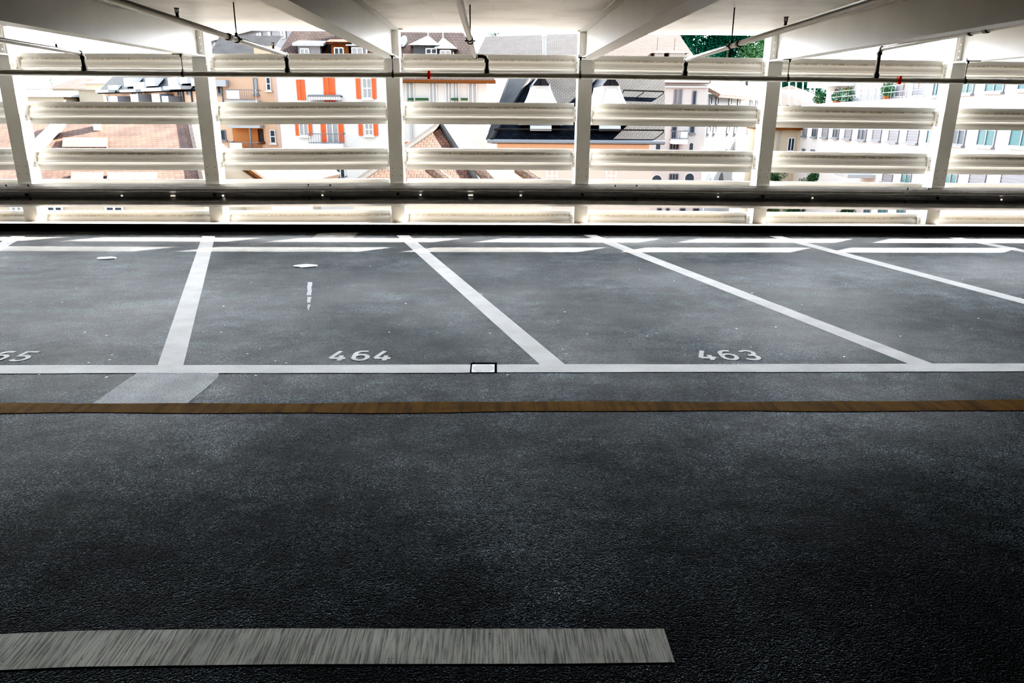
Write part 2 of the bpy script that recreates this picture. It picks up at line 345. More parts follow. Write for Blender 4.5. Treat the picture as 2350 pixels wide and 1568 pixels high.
# scattered pale specks on the asphalt
def floor_pt(px, py):
    d = ray(px, py); return CAM + d*(-1.6/d.z)
mb = MB()
spk = [(175, 662, 4), (143, 694, 5), (195, 763, 5), (244, 770, 6), (257, 815, 6), (252, 826, 5), (204, 833, 6), (277, 717, 3), (318, 634, 3), (577, 649, 3), (508, 763, 6), (513, 703, 5), (466, 763, 4), (588, 798, 4), (596, 800, 4), (568, 812, 5), (632, 829, 4), (657, 834, 5), (718, 733, 3), (700, 733, 2),
       (772, 607, 3), (849, 611, 3), (893, 763, 5), (931, 697, 5), (1036, 742, 3), (1105, 675, 5), (1125, 765, 4), (1296, 716, 4), (1281, 737, 3), (1347, 767, 4), (1371, 607, 3), (1468, 619, 3), (1485, 772, 4), (1506, 766, 4), (1434, 764, 3), (1547, 645, 4), (1621, 660, 4), (1690, 755, 6), (1780, 751, 7), (1726, 673, 5),
       (1763, 653, 4), (1696, 702, 4), (1603, 779, 4), (1723, 797, 5), (1937, 819, 5), (2245, 731, 4), (2208, 641, 3), (1291, 802, 4), (1300, 812, 4), (1665, 708, 3), (1758, 708, 3), (90, 860, 6), (245, 866, 7), (587, 862, 6), (1165, 860, 5), (2066, 772, 4), (2230, 754, 3), (955, 538, 4), (978, 568, 5), (1840, 700, 3), (1568, 763, 3)]
for x, y, r in spk:
    c = floor_pt(x, y); rr = r/F_PX*c.y*.52*random.uniform(.7, 1.1); e = random.uniform(.5, 1.1)
    mb.face([(c.x+rr*cs(a*.785), c.y+rr*e*sn(a*.785)*random.uniform(.75, 1.2), .0013) for a in range(8)])
o = mb.build('paint_specks', M_SPECK, floor, up=True); o['label'] = 'pale specks scattered over the bays'; o['kind'] = 'stuff'
# pale scuff streak in bay 464
mb = MB()
prev = None
for k in range(16):
    t = k/15; c = floor_pt(711-3*t+.8*sn(k*1.7), 648+64*t); w = .022*(1-t)**.5*random.uniform(.8, 1.1)+.003
    cur = [(c.x-w, c.y, .0012), (c.x+w, c.y, .0012)]
    if prev and k not in (8, 12): mb.face([prev[0], prev[1], cur[1], cur[0]])
    prev = cur
mb.build('scuff_mark', mat('dusty_scuff', (.34, .36, .38), .8), floor, up=True)['label'] = 'pale vertical scuff streak in bay 464'

# floor drain
D0 = Vector((-.063, 4.505, 0))
dr = empty('floor_drain', D0, 'small white perforated drain cover set into the white bay line', 'drain')
mb = MB()
for k, (x0, x1, y0, y1) in enumerate([(-.142, .026, 4.583, 4.612), (-.145, -.137, 4.425, 4.600), (.011, .024, 4.425, 4.600)]):
    mb.box(x0, x1, y0, y1, .001, .003)
mb.build('drain_frame', M_BLACK, dr)
mb = MB(); mb.hexa([(-.137, 4.426, .001), (.011, 4.426, .001), (.011, 4.583, .001), (-.137, 4.583, .001)], [(-.135, 4.428, .0032), (.009, 4.428, .0032), (.009, 4.581, .0032), (-.135, 4.581, .0032)])
mb.mi = 1
for j in range(-4, 5):
    for i in range(-8, 9):
        if (i+j) % 2 == 0 and abs(i) + abs(j)*.9 < 8.6 and abs(i) <= 7:
            cx, cy = -.063+i*.0088, 4.505+j*.0150
            mb.face([(cx+.0046*cs(a*math.pi/4), cy+.0056*sn(a*math.pi/4), .0034) for a in range(8)])
mb.build('drain_cover', [M_DRAIN, M_HOLE], dr)

# scraps lying on the floor
def scrap(px, py, name, lab, sc, seed):
    r = random.Random(seed); c = floor_pt(px, py); root = MB()
    n = 12; pts = [(c.x+sc*cs(k/n*6.283)*r.uniform(.7, 1.2), c.y+sc*.75*sn(k/n*6.283)*r.uniform(.6, 1.1)) for k in range(n)]
    root.hexa([(x, y, .001) for x, y in pts], [(c.x+(x-c.x)*.9, c.y+(y-c.y)*.9, .003+.006*r.random()) for x, y in pts])
    return tag(root.build(name, M_SCRAP), lab, 'litter')
scrap(247, 593, 'paper_scrap', 'crumpled pale paper scrap in the far left bay', .11, 3)
scrap(700, 611, 'paper_scrap', 'flat grey paper scrap lying in bay 464', .13, 5)

# ------------------------------------------------------------------ steel posts, beams, slats
PXs = {-1: -8.88, 0: -6.36, 1: -3.83, 2: -1.318, 3: 1.232, 4: 3.764, 5: 6.246, 6: 8.78}
CAMB = {-1: -.03, 0: -.012, 1: -.004, 2: .018, 3: .018, 4: .002, 5: -.012, 6: -.02}
PW, PY0, PY1 = .093, 10.454, 10.70
ORD = {-1: 'beyond the left edge', 0: 'leftmost', 1: 'second from left', 2: 'third from left', 3: 'fourth from left', 4: 'fifth from left', 5: 'rightmost', 6: 'beyond the right edge'}
def disc(mb, c, n, r, h=.006, k=10):   # small bolt head
    c = Vector(c); n = Vector(n); mb.tube([c, c+n*h], r, k)
for i in range(-1, 7):
    x = PXs[i]
    e = empty('steel_post', (x, PY0, .05), {-1: 'cream steel facade post just outside the left edge', 6: 'cream steel facade post just outside the right edge'}.get(i, 'cream painted steel facade post, %s of the six in view' % ORD[i]), 'post', 'facade posts')
    mb = MB(); mb.box(x-PW, x+PW, PY0, PY0+.02, -.5, ZC-.02); mb.box(x-PW, x+PW, PY1-.02, PY1, -.5, ZC-.02); mb.box(x-PW+.008, x+PW-.008, PY0+.02, PY1-.02, -.5, ZC-.02)
    mb.build('post_shaft', M_STEEL, e)
    MB().box(x-PW-.03, x+PW+.06, PY0-.02, PY1, ZC-.022, ZC-.002).build('cap_plate', M_STEEL, e)
    for zz in (1.9, 1.84, 1.33, 1.27, .80, .74):
        for q in (-1, 1):
            mb = MB(); disc(mb, (x+q*PW, PY0+.10, zz), (q, 0, 0), .006); mb.build('bolt', M_BOLT2, e)
    for q in (-.055, .055):
        for zz in (.80, .70): mb = MB(); disc(mb, (x+q, PY0, zz), (0, -1, 0), .0055, .003); mb.build('bolt', M_BOLT2, e)
for i in range(-1, 7):
    x = PXs[i]; zb = 2.205; y1 = PY0-.002; y0 = -9.
    e = empty('ceiling_beam', (x, y1, zb), {-1: 'pale steel beam out of view at the far left', 6: 'pale steel beam out of view at the far right'}.get(i, 'pale steel I-beam under the ceiling, running out from the %s post' % ORD[i]), 'beam', 'ceiling beams')
    mb = MB(); mb.box(x-.007, x+.007, y0, y1-.02, zb+.016, ZC-.018)
    mb.build('beam_web', M_BEAM, e)
    MB().box(x-PW, x+PW, y0, y1, zb, zb+.016).build('bottom_flange', M_BEAM, e)
    MB().box(x-PW, x+PW, y0, y1-.02, ZC-.018, ZC-.001).build('top_flange', M_BEAM, e)
    MB().box(x-.07, x+.07, y1-.016, y1, zb+.02, ZC-.04).build('end_plate', M_STEEL, e)
    for zz in (zb+.07, zb+.15, zb+.23):
        for q in (-.045, .045): MB().tube([(x+q, y1-.016, zz), (x+q, y1-.045, zz)], .012, 8).build('bolt', M_STEEL, e)

def catmull(P, n=6):
    out = []
    for k in range(len(P)-1):
        p0, p1, p2, p3 = P[max(k-1, 0)], P[k], P[k+1], P[min(k+2, len(P)-1)]
        for t in range(n):
            t /= n; out.append(tuple(.5*((2*b)+(-a+c)*t+(2*a-5*b+4*c-d)*t*t+(-a+3*b-3*c+d)*t**3) for a, b, c, d in zip(p0, p1, p2, p3)))
    return out + [P[-1]]
# height below the top edge, distance towards the viewer
PROF = catmull([(0, .045), (-.012, .044), (-.050, .016), (-.066, .008), (-.078, .016), (-.100, .044), (-.115, .050), (-.150, .052), (-.163, .060), (-.176, .066), (-.188, .056), (-.212, .024), (-.228, .020), (-.250, .030), (-.288, .040)])
YS = 10.66
ROWS = [(2.257, 'topmost cream ribbed facade slat'), (1.646, 'second from top cream ribbed facade slat'), (1.037, 'third from top cream ribbed facade slat'), (.622, 'cream ribbed facade slat just above the guard rail'), (.190, 'lowest cream ribbed facade slat below the guard rail')]
BAY = {-1: 'left of the leftmost post', 0: 'between first and second posts', 1: 'between second and third posts', 2: 'between third and fourth posts', 3: 'between fourth and fifth posts', 4: 'between fifth and sixth posts', 5: 'right of the rightmost post'}
for i in range(-1, 6):
    xa, xb = PXs[i]+PW+.03, PXs[i+1]-PW-.03
    for z, lab in ROWS:
        za, zb = z+CAMB[i], z+CAMB[i+1]
        e = empty('facade_slat', ((xa+xb)/2, YS, (za+zb)/2-.29), '%s, %s' % (lab, BAY[i]), 'slat', 'facade slats')
        mb = MB(); uvs = []; n = len(PROF)
        for x, zt in ((xa, za), (xb, zb)):
            for sgn in (0, 1):
                for h, o in PROF: mb.v.append(Vector((x, YS-o+sgn*(.02+.045*(1-abs(h+.144)/.144)+o*.9), zt+h))); uvs.append((x+i*.7+z, h))
        for k in range(n-1):
            mb.f.append((k, k+1, 2*n+k+1, 2*n+k)); mb.f.append((n+k+1, n+k, 3*n+k, 3*n+k+1)); mb.m += [0, 0]
        for q in (0, n-1): mb.f.append((q, n+q, 3*n+q, 2*n+q)); mb.m.append(0)
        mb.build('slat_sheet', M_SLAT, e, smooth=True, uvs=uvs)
        for x, zt, s in ((xa, za, -1), (xb, zb, 1)):
            b = MB(); b.box(min(x, x+s*.03), max(x, x+s*.03), YS-.09, YS-.082, zt-.245, zt-.045); b.box(x-.004, x+.004, YS-.09, YS+.02, zt-.245, zt-.045)
            b.build('slat_bracket', M_STEEL, e)
            for dz in (.10, .19): b = MB(); disc(b, (x+s*.016, YS-.09, zt-dz), (0, -1, 0), .007, .005); b.build('bolt', M_BOLT2, e)

# ------------------------------------------------------------------ guard rail (W-beam sections)
RP = [(.590, .004), (.586, .012), (.560, .052), (.530, .078), (.520, .082), (.506, .082), (.496, .076), (.468, .020), (.458, .012), (.450, .010), (.442, .010), (.428, .010), (.420, .010), (.412, .012), (.402, .020), (.372, .074), (.360, .082), (.332, .083), (.318, .081), (.300, .064), (.284, .040), (.280, .034)]
RY = PY0-.004; RP = [(z-.010, o) for z, o in RP]
def railx(px, py=450): return at(px, py, 10.44).x
seams = [-8.9, railx(18), railx(706), railx(1404), railx(2070), 8.85]
slots = [railx(p) for p in (280, 397, 512, 740, 965, 1080, 1195, 1425, 1648, 1865, 2300)]
wide = [railx(397), railx(1080)]
RL = ['cut off at the left edge', 'left section in view', 'middle section in view', 'right section in view', 'cut off at the right edge']
def camb(x):
    ks = sorted(PXs)
    for a, b in zip(ks, ks[1:]):
        if PXs[a] <= x <= PXs[b]: t = (x-PXs[a])/(PXs[b]-PXs[a]); return CAMB[a]*(1-t)+CAMB[b]*t
    return CAMB[ks[0]] if x < 0 else CAMB[ks[-1]]
for k in range(5):
    xa, xb = seams[k], seams[k+1] + .12
    e = empty('guard_rail', ((xa+xb)/2, RY, .28), 'galvanised W-profile guard rail section, %s' % RL[k], 'guard rail', 'guard rail sections')
    xs = {xa, xb}
    for p in PXs.values():
        if xa < p < xb: xs.add(p)
    holes = []
    for s in slots:
        if xa+.2 < s < xb-.15:
            w = .034 if s in wide else .014; holes.append((s-w, s+w)); xs |= {s-w, s+w}
    xs = sorted(xs); mb = MB(); n = len(RP); off = .0025*(k % 2)
    for x in xs:
        for z, o in RP: mb.v.append(Vector((x, RY-o-off, z+camb(x))))
    for j in range(len(xs)-1):
        inh = any(a-1e-6 <= xs[j] and xs[j+1] <= b+1e-6 for a, b in holes)
        for q in range(n-1):
            if inh and q in (10, 11): continue
            mb.f.append((j*n+q, j*n+q+1, (j+1)*n+q+1, (j+1)*n+q)); mb.m.append(0)
    mb.build('rail_sheet', M_RAIL, e, smooth=False)
    for dx in (.035, .33):
        if k == 0: break
        for z, o in ((.562, .05), (.308, .05), (.482, .05), (.388, .05)):
            b = MB(); c = (xa+dx, RY-o-.004, z+camb(xa)); b.tube([c, (c[0], c[1]-.012, c[2]+(.006 if z > .44 else -.006))], .011, 8)
            b.build('splice_bolt', M_BOLT, e)
    for i in range(0, 6):
        if xa < PXs[i] < xb-.12:
            b = MB(); b.tube([(PXs[i]+.01, RY-.012, .435+CAMB[i]), (PXs[i]+.01, RY-.032, .435+CAMB[i])], .019, 10)
            b.build('post_bolt', M_BOLT, e)

# ------------------------------------------------------------------ sprinkler pipes
YP = 9.9
mpts = [at(x, y, YP) for x, y in [(0, 166), (440, 170.5), (880, 172), (1320, 174.5), (1750, 181), (2350, 188)]]
mpts = [Vector((-9.2, YP, 1.975))] + mpts + [Vector((8.9, YP, 1.94))]
e = empty('sprinkler_main_pipe', (0, YP, 1.97), 'long dark sprinkler main pipe running level across in front of the facade', 'pipe')
MB().tube(mpts, .034, 16).build('pipe_run', mat('grey_painted_pipe', (.34, .335, .315), .45, .1, noise=.1), e, smooth=True)
def zpipe(x):
    for a, b in zip(mpts, mpts[1:]):
        if a.x <= x <= b.x: return a.z+(b.z-a.z)*(x-a.x)/(b.x-a.x)
for px, py in ((985, 172), (2061, 188)):
    x = at(px, py, YP).x; z = zpipe(x); mb = MB(); mb.tube([(x-.018, YP, z), (x+.018, YP, z)], .041, 14); mb.box(x-.014, x+.014, YP-.05, YP-.03, z+.005, z+.05); mb.box(x-.02, x+.012, YP-.052, YP-.02, z-.048, z-.02)
    mb.build('pipe_clip', M_RED, e)['label'] = 'red plastic clip on the %s half of the main pipe' % ('left' if px < 1500 else 'right')
HL = {1: 'second', 2: 'third', 3: 'fourth', 4: 'fifth', 5: 'sixth'}
for i, px in ((1, 421), (2, 902), (3, 1331), (4, 1808), (5, 2215)):
    x = at(px, 175, YP).x; z = zpipe(x); xb = PXs[i] + (PW if x > PXs[i] else -PW)
    h = empty('pipe_hanger', (x, YP, z), 'thin dark pipe hanger clamped to the beam at the %s post' % HL[i], 'pipe hanger', 'main pipe hangers')
    MB().tube([(x, YP, z+.03), (x, YP, 2.20)], .006, 8).build('hanger_rod', M_PIPE_DK, h)
    mb = MB(); mb.box(min(x, xb)-.025, max(x, xb)+.02, YP-.02, YP+.02, 2.196, 2.206); mb.box(x-.012, x+.012, YP-.015, YP+.015, 2.17, 2.21); mb.box(x-.03, x-.02, YP-.02, YP+.02, 2.196, 2.235)
    mb.build('beam_clamp', M_PIPE_DK, h)
    mb = MB(); mb.tube([(x-.012, YP, z), (x+.012, YP, z)], .038, 14); mb.box(x-.008, x+.008, YP-.012, YP+.012, z+.03, z+.06)
    mb.build('pipe_ring', M_PIPE_DK, h)
BL = ['leftmost sloping sprinkler branch pipe', 'sprinkler branch pipe between second and third posts', 'short-kneed sprinkler branch pipe between third and fourth posts', 'sprinkler branch pipe between fourth and fifth posts', 'sprinkler branch pipe mostly hidden behind the right-hand beam']
ris = [(195, 190), (660, 650), (1117, 1090), (1572, 1578), (2012, 2012)]
for k, (pr_, pb) in enumerate(ris):
    x = at(pr_, 166, YP).x; z0 = zpipe(x); z1 = [2.20, 2.20, 2.205, 2.18, 2.33][k]
    xb = x - (.15 if k == 2 else 0); sl = .017; y0 = -8.9
    e = empty('sprinkler_branch_pipe', (x, YP, z0), BL[k] + ', rising towards the viewer', 'pipe', 'sprinkler branch pipes')
    R_ = .027
    rp = [(x, YP, z0+.02), (x, YP, z1-.05)] + ([(x, YP-.012, z1-.015), (x, YP-.05, z1)] if k != 2 else [(x-.012, YP, z1-.012), (x-.05, YP, z1), (xb+.04, YP, z1)])
    MB().tube(rp, R_*.95, 14).build('pipe_riser', M_PIPE_DK, e, smooth=True)
    ys = YP-.05 if k != 2 else YP
    MB().tube([(xb, ys, z1), (xb, y0, z1+(ys-y0)*sl)], R_, 16).build('pipe_run', M_PIPE, e, smooth=True)
    mb = MB(); mb.tube([(x, YP, z0+.028), (x, YP, z0+.075)], R_*1.35, 14); mb.tube([(x, YP, z1-.07), (x, YP, z1-.035)], R_*1.3, 14)
    if k == 2: mb.tube([(xb+.035, YP, z1), (xb+.005, YP, z1)], R_*1.3, 14); mb.tube([(xb, YP+.03, z1), (xb, YP-.03, z1)], R_*1.25, 14)
    else: mb.tube([(x, YP-.06, z1), (x, YP-.025, z1)], R_*1.25, 14)
    mb.build('elbow_fitting', M_PIPE_DK, e, smooth=False)
    for yy in (8.05, 4.5):
        zz = z1+(ys-yy)*sl
        MB().tube([(xb, yy, zz+.02), (xb, yy, ZC)], .006, 8).build('hanger_rod', M_PIPE_DK, e)
        mb = MB(); mb.tube([(xb, yy-.013, zz), (xb, yy+.013, zz)], R_*1.3, 14); mb.box(xb-.055, xb+.055, yy-.006, yy+.006, zz-.006, zz+.006); mb.box(xb-.012, xb+.012, yy-.012, yy+.012, zz+.025, zz+.06)
        mb.build('pipe_clamp', M_PIPE_DK, e)
        MB().tube([(xb, yy-.22, zz+.2*sl), (xb, yy-.28, zz+.24*sl)], R_*1.3, 14).build('pipe_coupling', M_PIPE_DK, e)
    for yy in (9.35, 6.6):
        if k == 2: continue
        zz = z1+(ys-yy)*sl; mb = MB(); mb.tube([(xb, yy, zz+.02), (xb, yy, zz+.06)], [.014, .010], 10); mb.tube([(xb, yy, zz+.06), (xb, yy, zz+.09)], .004, 6); mb.tube([(xb, yy, zz+.09), (xb, yy, zz+.094)], .022, 12)
        for s in (-.012, .012): mb.box(xb+s-.003, xb+s+.003, yy-.003, yy+.003, zz+.055, zz+.092)
        mb.build('sprinkler_head', M_PIPE_DK, e)

# ------------------------------------------------------------------ the town outside
GZ = -9.
grd = MB().box(-150, 170, 11.5, 260, GZ-.5, GZ).build('ground', E_GROUND); grd['kind'] = 'structure'; grd['label'] = 'pale street far below the deck'; grd['category'] = 'ground'
class Fac:
    def __init__(s, pa, Ya, pb, Yb):
        a, b = at(pa, 250, Ya), at(pb, 250, Yb); s.O = Vector((a.x, a.y, 0)); d = Vector((b.x-a.x, b.y-a.y, 0)); s.L = d.length; s.d = d.normalized()
        s.n = Vector((s.d.y, -s.d.x, 0)); s.L = d.length
    def uz(s, px, py):
        r = ray(px, py); t = (s.O-CAM).dot(s.n)/r.dot(s.n); p = CAM+r*t; return (p-s.O).dot(s.d), p.z
    def rect(s, x0, y0, x1, y1):
        xm, ym = (x0+x1)/2, (y0+y1)/2; return s.uz(x0, ym)[0], s.uz(x1, ym)[0], s.uz(xm, y1)[1], s.uz(xm, y0)[1]
    def p(s, u, z, o=0.): return s.O + s.d*u + s.n*o + Vector((0, 0, z))
    def box(s, mb, u0, u1, z0, z1, o0, o1):
        mb.hexa([s.p(u0, z0, o0), s.p(u1, z0, o0), s.p(u1, z0, o1), s.p(u0, z0, o1)], [s.p(u0, z1, o0), s.p(u1, z1, o0), s.p(u1, z1, o1), s.p(u0, z1, o1)]); return mb
    def bx(s, r, o0, o1, name, m, par): return s.box(MB(), *r, o0, o1).build(name, m, par)
def window(F, par, x0, y0, x1, y1, fr=E_FRAME, gl=E_GLASS, nx=2, ny=1, arch=False, sill=True, t=.06):
    u0, u1, z0, z1 = F.rect(x0, y0, x1, y1); w = MB(); um = (u0+u1)/2; hw = (u1-u0)/2
    if arch:
        zc = z1-hw; pts = [(u1, z0), (u1, zc)] + [(um+hw*cs(math.radians(a)), zc+hw*sn(math.radians(a))) for a in range(20, 161, 20)] + [(u0, zc), (u0, z0)]
        w.hexa([F.p(um+(u-um)*1.18, z0+(z-z0)*1.06, 0) for u, z in pts], [F.p(um+(u-um)*1.18, z0+(z-z0)*1.06, .03) for u, z in pts])
        o = w.build('window', fr, par); g = MB()
        g.hexa([F.p(u, z, .03) for u, z in pts], [F.p(u, z, .05) for u, z in pts]); g.build('pane', gl, o); return o
    for a in [u0]+[u0+(u1-u0)*k/nx for k in range(1, nx)]+[u1]: F.box(w, a-t/2, a+t/2, z0, z1, 0, .07)
    for a in [z0]+[z0+(z1-z0)*k/ny for k in range(1, ny)]+[z1]: F.box(w, u0, u1, a-t/2, a+t/2, 0, .06)
    if sill: F.box(w, u0-.1, u1+.1, z0-.12, z0-.03, 0, .18)
    o = w.build('window', fr, par)
    g = MB(); F.box(g, u0+.02, u1-.02, z0+.02, z1-.02, .005, .035)
    if gl is E_BLIND:
        zz = z0
        while zz < z1-.1: F.box(g, u0+.02, u1-.02, zz, zz+.07, .03, .05); zz += .14
    g.build('pane', gl, o); return o
def shutter(F, par, x0, y0, x1, y1, n=1):
    u0, u1, z0, z1 = F.rect(x0, y0, x1, y1)
    for k in range(n):
        a, b = u0+(u1-u0)*k/n+.01, u0+(u1-u0)*(k+1)/n-.01; m = MB(); F.box(m, a, b, z0, z1, .02, .07)
        for c in (a, b-.08): F.box(m, c, c+.08, z0, z1, .07, .09)
        zz = z0+.08
        while zz < z1-.1: F.box(m, a+.08, b-.08, zz, zz+.05, .07, .085); zz += .13
        m.build('shutter', E_SHUT, par)
def balcony(F, par, x0, y0, x1, y1, slab=.18, dep=1.2, panel=None, slabm=E_FRAME):
    u0, u1, z0, z1 = F.rect(x0, y0, x1, y1); m = MB(); F.box(m, u0, u1, z0-slab, z0, 0, dep); o = m.build('balcony', slabm, par)
    r = MB(); k = max(3, int((u1-u0)/.14))
    for q in range(k+1): a = u0+(u1-u0-.02)*q/k; F.box(r, a, a+.018, z0, z1, dep-.04, dep-.02)
    for z in (z1, z0+.08): F.box(r, u0, u1, z-.03, z+.02, dep-.05, dep-.01)
    for a in (u0, u1-.03):
        F.box(r, a, a+.03, z1-.03, z1+.02, 0, dep)
    r.build('railing', E_BALC, o)
    if panel:
        p = MB(); F.box(p, u0+(u1-u0)*panel[0], u0+(u1-u0)*panel[1], z0+.1, z1-.05, dep-.03, dep-.01); p.build('balcony_panel', E_FRAME, o)
    return o
def house(name, F, lab, x0, x1, ytop, wall, dep=10, cat='house', yref=None):
    u0, u1, _, z1 = F.rect(x0, ytop, x1, ytop+2); u0 = F.uz(x0, yref or 250)[0]; u1 = F.uz(x1, yref or 250)[0]
    e = empty(name, F.p((u0+u1)/2, GZ, -dep/2), lab, cat)
    F.box(MB(), u0, u1, GZ, z1, -dep, 0).build('wall', wall, e); return e, u0, u1, z1
def quadpart(name, m, par, pts, th=.15):
    mb = MB(); a = [Vector(p) for p in pts]; nrm = (a[1]-a[0]).cross(a[2]-a[0]).normalized()
    if nrm.z < 0: nrm = -nrm
    mb.hexa([p-nrm*th for p in a], a); return mb.build(name, m, par)

# --- house with orange shutters
F = Fac(640, 46, 908, 46)
e, u0, u1, z1 = house('shuttered_house', F, 'white rendered house with bright orange shutters and thin iron balconies', 640, 908, 160, E_WHITE, 10)
rz = z1+4.2
quadpart('roof', E_TILEB, e, [F.p(u0-.3, z1, .5), F.p(u1+.3, z1, .5), F.p(u1+.3, rz, -5), F.p(u0+1.2, rz, -5)])
shutter(F, e, 681, 183, 701, 230, 2); shutter(F, e, 743, 178, 770, 238, 2); window(F, e, 833, 180, 853, 225, nx=2, ny=2, gl=E_GLASSP); shutter(F, e, 817, 180, 828, 227); shutter(F, e, 853, 180, 864, 227)
balcony(F, e, 712, 222, 786, 222.1, dep=.5).name = 'balcony' ; balcony(F, e, 712, 220, 786, 240, dep=.6)
window(F, e, 688, 284, 708, 311, gl=E_GLASSP); shutter(F, e, 678, 284, 687, 311); shutter(F, e, 708, 284, 717, 311)
window(F, e, 751, 284, 777, 328, gl=E_GLASSP, nx=2); shutter(F, e, 737, 284, 750, 328); shutter(F, e, 777, 284, 790, 328); balcony(F, e, 716, 306, 793, 329, slab=.3, dep=.9)
window(F, e, 838, 284, 856, 310, gl=E_GLASSP, ny=2); shutter(F, e, 823, 284, 833, 311); shutter(F, e, 857, 284, 868, 311)
shutter(F, e, 743, 390, 757, 420); window(F, e, 762, 388, 792, 418, nx=3, gl=E_GLASS); balcony(F, e, 722, 404, 797, 420, dep=.9)
# dormers on its roof
def dormer(F, par, x0, x1, ytop, ybot, o, wallm, roofm, win=None, gl=E_GLASS, pyr=None, ov=.25, dep=3):
    f2 = Fac.__new__(Fac); f2.O = F.O + F.n*o; f2.d = F.d; f2.n = F.n
    u0, u1, z0, z1 = f2.rect(x0, ytop, x1, ybot); m = MB(); f2.box(m, u0, u1, z0-1.0, z1, -dep, 0); d = m.build('dormer', wallm, par)
    r = MB()
    if pyr:
        ua, za = f2.uz(*pyr); b = [f2.p(u0-ov, z1, ov), f2.p(u1+ov, z1, ov), f2.p(u1+ov, z1, -dep*.8), f2.p(u0-ov, z1, -dep*.8)]; ap = f2.p(ua, za, -dep*.4)
        for k in range(4): r.face([b[k], b[(k+1) % 4], ap])
        r.face(b[::-1])
        r.tube([ap, ap+Vector((0, 0, .8))], .03, 6)
    else: r.hexa([f2.p(u0-ov, z1-.05, ov), f2.p(u1+ov, z1-.05, ov), f2.p(u1+ov, z1+.5, -dep), f2.p(u0-ov, z1+.5, -dep)], [f2.p(u0-ov, z1+.08, ov), f2.p(u1+ov, z1+.08, ov), f2.p(u1+ov, z1+.65, -dep), f2.p(u0-ov, z1+.65, -dep)])
    r.build('dormer_roof', roofm, d)
    if win:
        w = window(f2, d, *win, gl=gl, sill=False); w.name = 'dormer_window'
        for c in list(w.children):          # keep the depth of the hierarchy at thing > part > sub-part
            c.parent = d
    return d
dormer(F, e, 684, 735, 104, 128, -.4, E_GREY, E_METAL, (690, 112, 709, 126), E_GLASSP)
dormer(F, e, 760, 800, 100, 130, -.4, E_BROWN, E_TILE, (768, 110, 788, 125))
dormer(F, e, 806, 840, 104, 130, -.4, E_GREY, E_METAL, (808, 110, 832, 126), E_GLASSP)

# --- orange apartment block
F = Fac(488, 54, 647, 54)
e, u0, u1, z1 = house('apartment_block', F, 'apricot apartment block with grey balconies left of the shuttered house', 488, 647, 158, E_ORANGE, 12, 'building')
quadpart('roof', E_SLATE, e, [F.p(u0-.3, z1, .4), F.p(u1-1.2, z1, .4), F.p(u0+3.6, z1+2.6, -6), F.p(u0-1, z1+2.6, -6)])
F.bx(F.rect(524, 125, 600, 133), -3.2, -1.2, 'skylight', E_METAL, e); F.bx(F.rect(578, 104, 622, 160), -4, -.6, 'stair_gable', E_ORANGE, e)
F.bx(F.rect(488, 184, 526, 199), 0, .7, 'eave_box', E_METAL, e)
window(F, e, 500, 196, 507, 214, E_GREYFR, nx=1); window(F, e, 583, 180, 591, 216, E_GREYFR, E_GLASSP, nx=1); window(F, e, 612, 178, 621, 207, ny=2, nx=1)
F.bx(F.rect(640, 170, 647, 480), 0, .15, 'corner_strip', E_PINK, e); F.bx(F.rect(510, 200, 512, 240), 0, .1, 'downpipe', E_BALC, e)
balcony(F, e, 528, 207, 599, 231, .5, 1.2, (.08, .48), E_METAL)
F.bx(F.rect(535, 291, 600, 340), .01, .03, 'balcony_recess', E_DKORANGE, e); F.bx(F.rect(534, 287, 607, 293), 0, 1.1, 'balcony_soffit', E_METAL, e)  # flat panel: the recess shade is put into its darker colour
F.bx(F.rect(583, 293, 587, 340), .9, 1.0, 'balcony_post', E_BALC, e); window(F, e, 594, 297, 604, 326, E_BROWN, nx=1)
balcony(F, e, 538, 325, 609, 342, .5, 1.2, (.04, .42), E_METAL)
window(F, e, 508, 299, 518, 321, E_GREYFR, nx=1); window(F, e, 621, 299, 632, 328, E_FRAME, nx=1, ny=2)
# --- terraced wing receding to the left
F = Fac(238, 78, 488, 57)
e, u0, u1, z1 = house('terraced_apartments', F, 'row of apricot terraced apartments under a dark mansard with white dormers', 238, 488, 209, E_ORANGE, 4, 'building', 230)
quadpart('roof', E_SLATE, e, [F.p(u0, z1, .5), F.p(u1, z1, .3), F.p(u1, z1+2.6, -2.2), F.p(u0, z1+2.6, -2.2)])
for x0, y0, x1, y1 in ((255, 196, 277, 211), (291, 179, 310, 199), (313, 189, 338, 206), (341, 179, 361, 198), (393, 178, 415, 197), (420, 178, 437, 192), (446, 180, 470, 197)):
    F.bx(F.rect(x0, y0, x1, y1), -1.6, .25, 'roof_dormer', E_FRAME, e)
for x0, y0, x1, y1 in ((245, 207, 275, 213), (302, 206, 340, 212), (352, 202, 400, 210), (405, 198, 446, 206)): F.bx(F.rect(x0, y0, x1, y1), 0, 1.0, 'eave_box', E_METAL, e)
for x0, y0, x1, y1 in ((281, 221, 300, 234), (331, 217, 349, 234), (381, 216, 400, 235), (405, 221, 420, 236)): F.bx(F.rect(x0, y0, x1, y1), 0, 1.1, 'balcony', E_BALCP, e)
for x0, y0, x1, y1 in ((247, 220, 252, 233), (264, 220, 269, 233), (305, 207, 311, 228), (320, 212, 326, 226), (409, 203, 415, 220), (430, 206, 437, 218)): window(F, e, x0, y0, x1, y1, E_GREYFR, nx=1, sill=False)
for x in (422, 441, 457): F.bx(F.rect(x, 206, x+1.4, 240), .02, .14, 'downpipe', E_BALC, e)
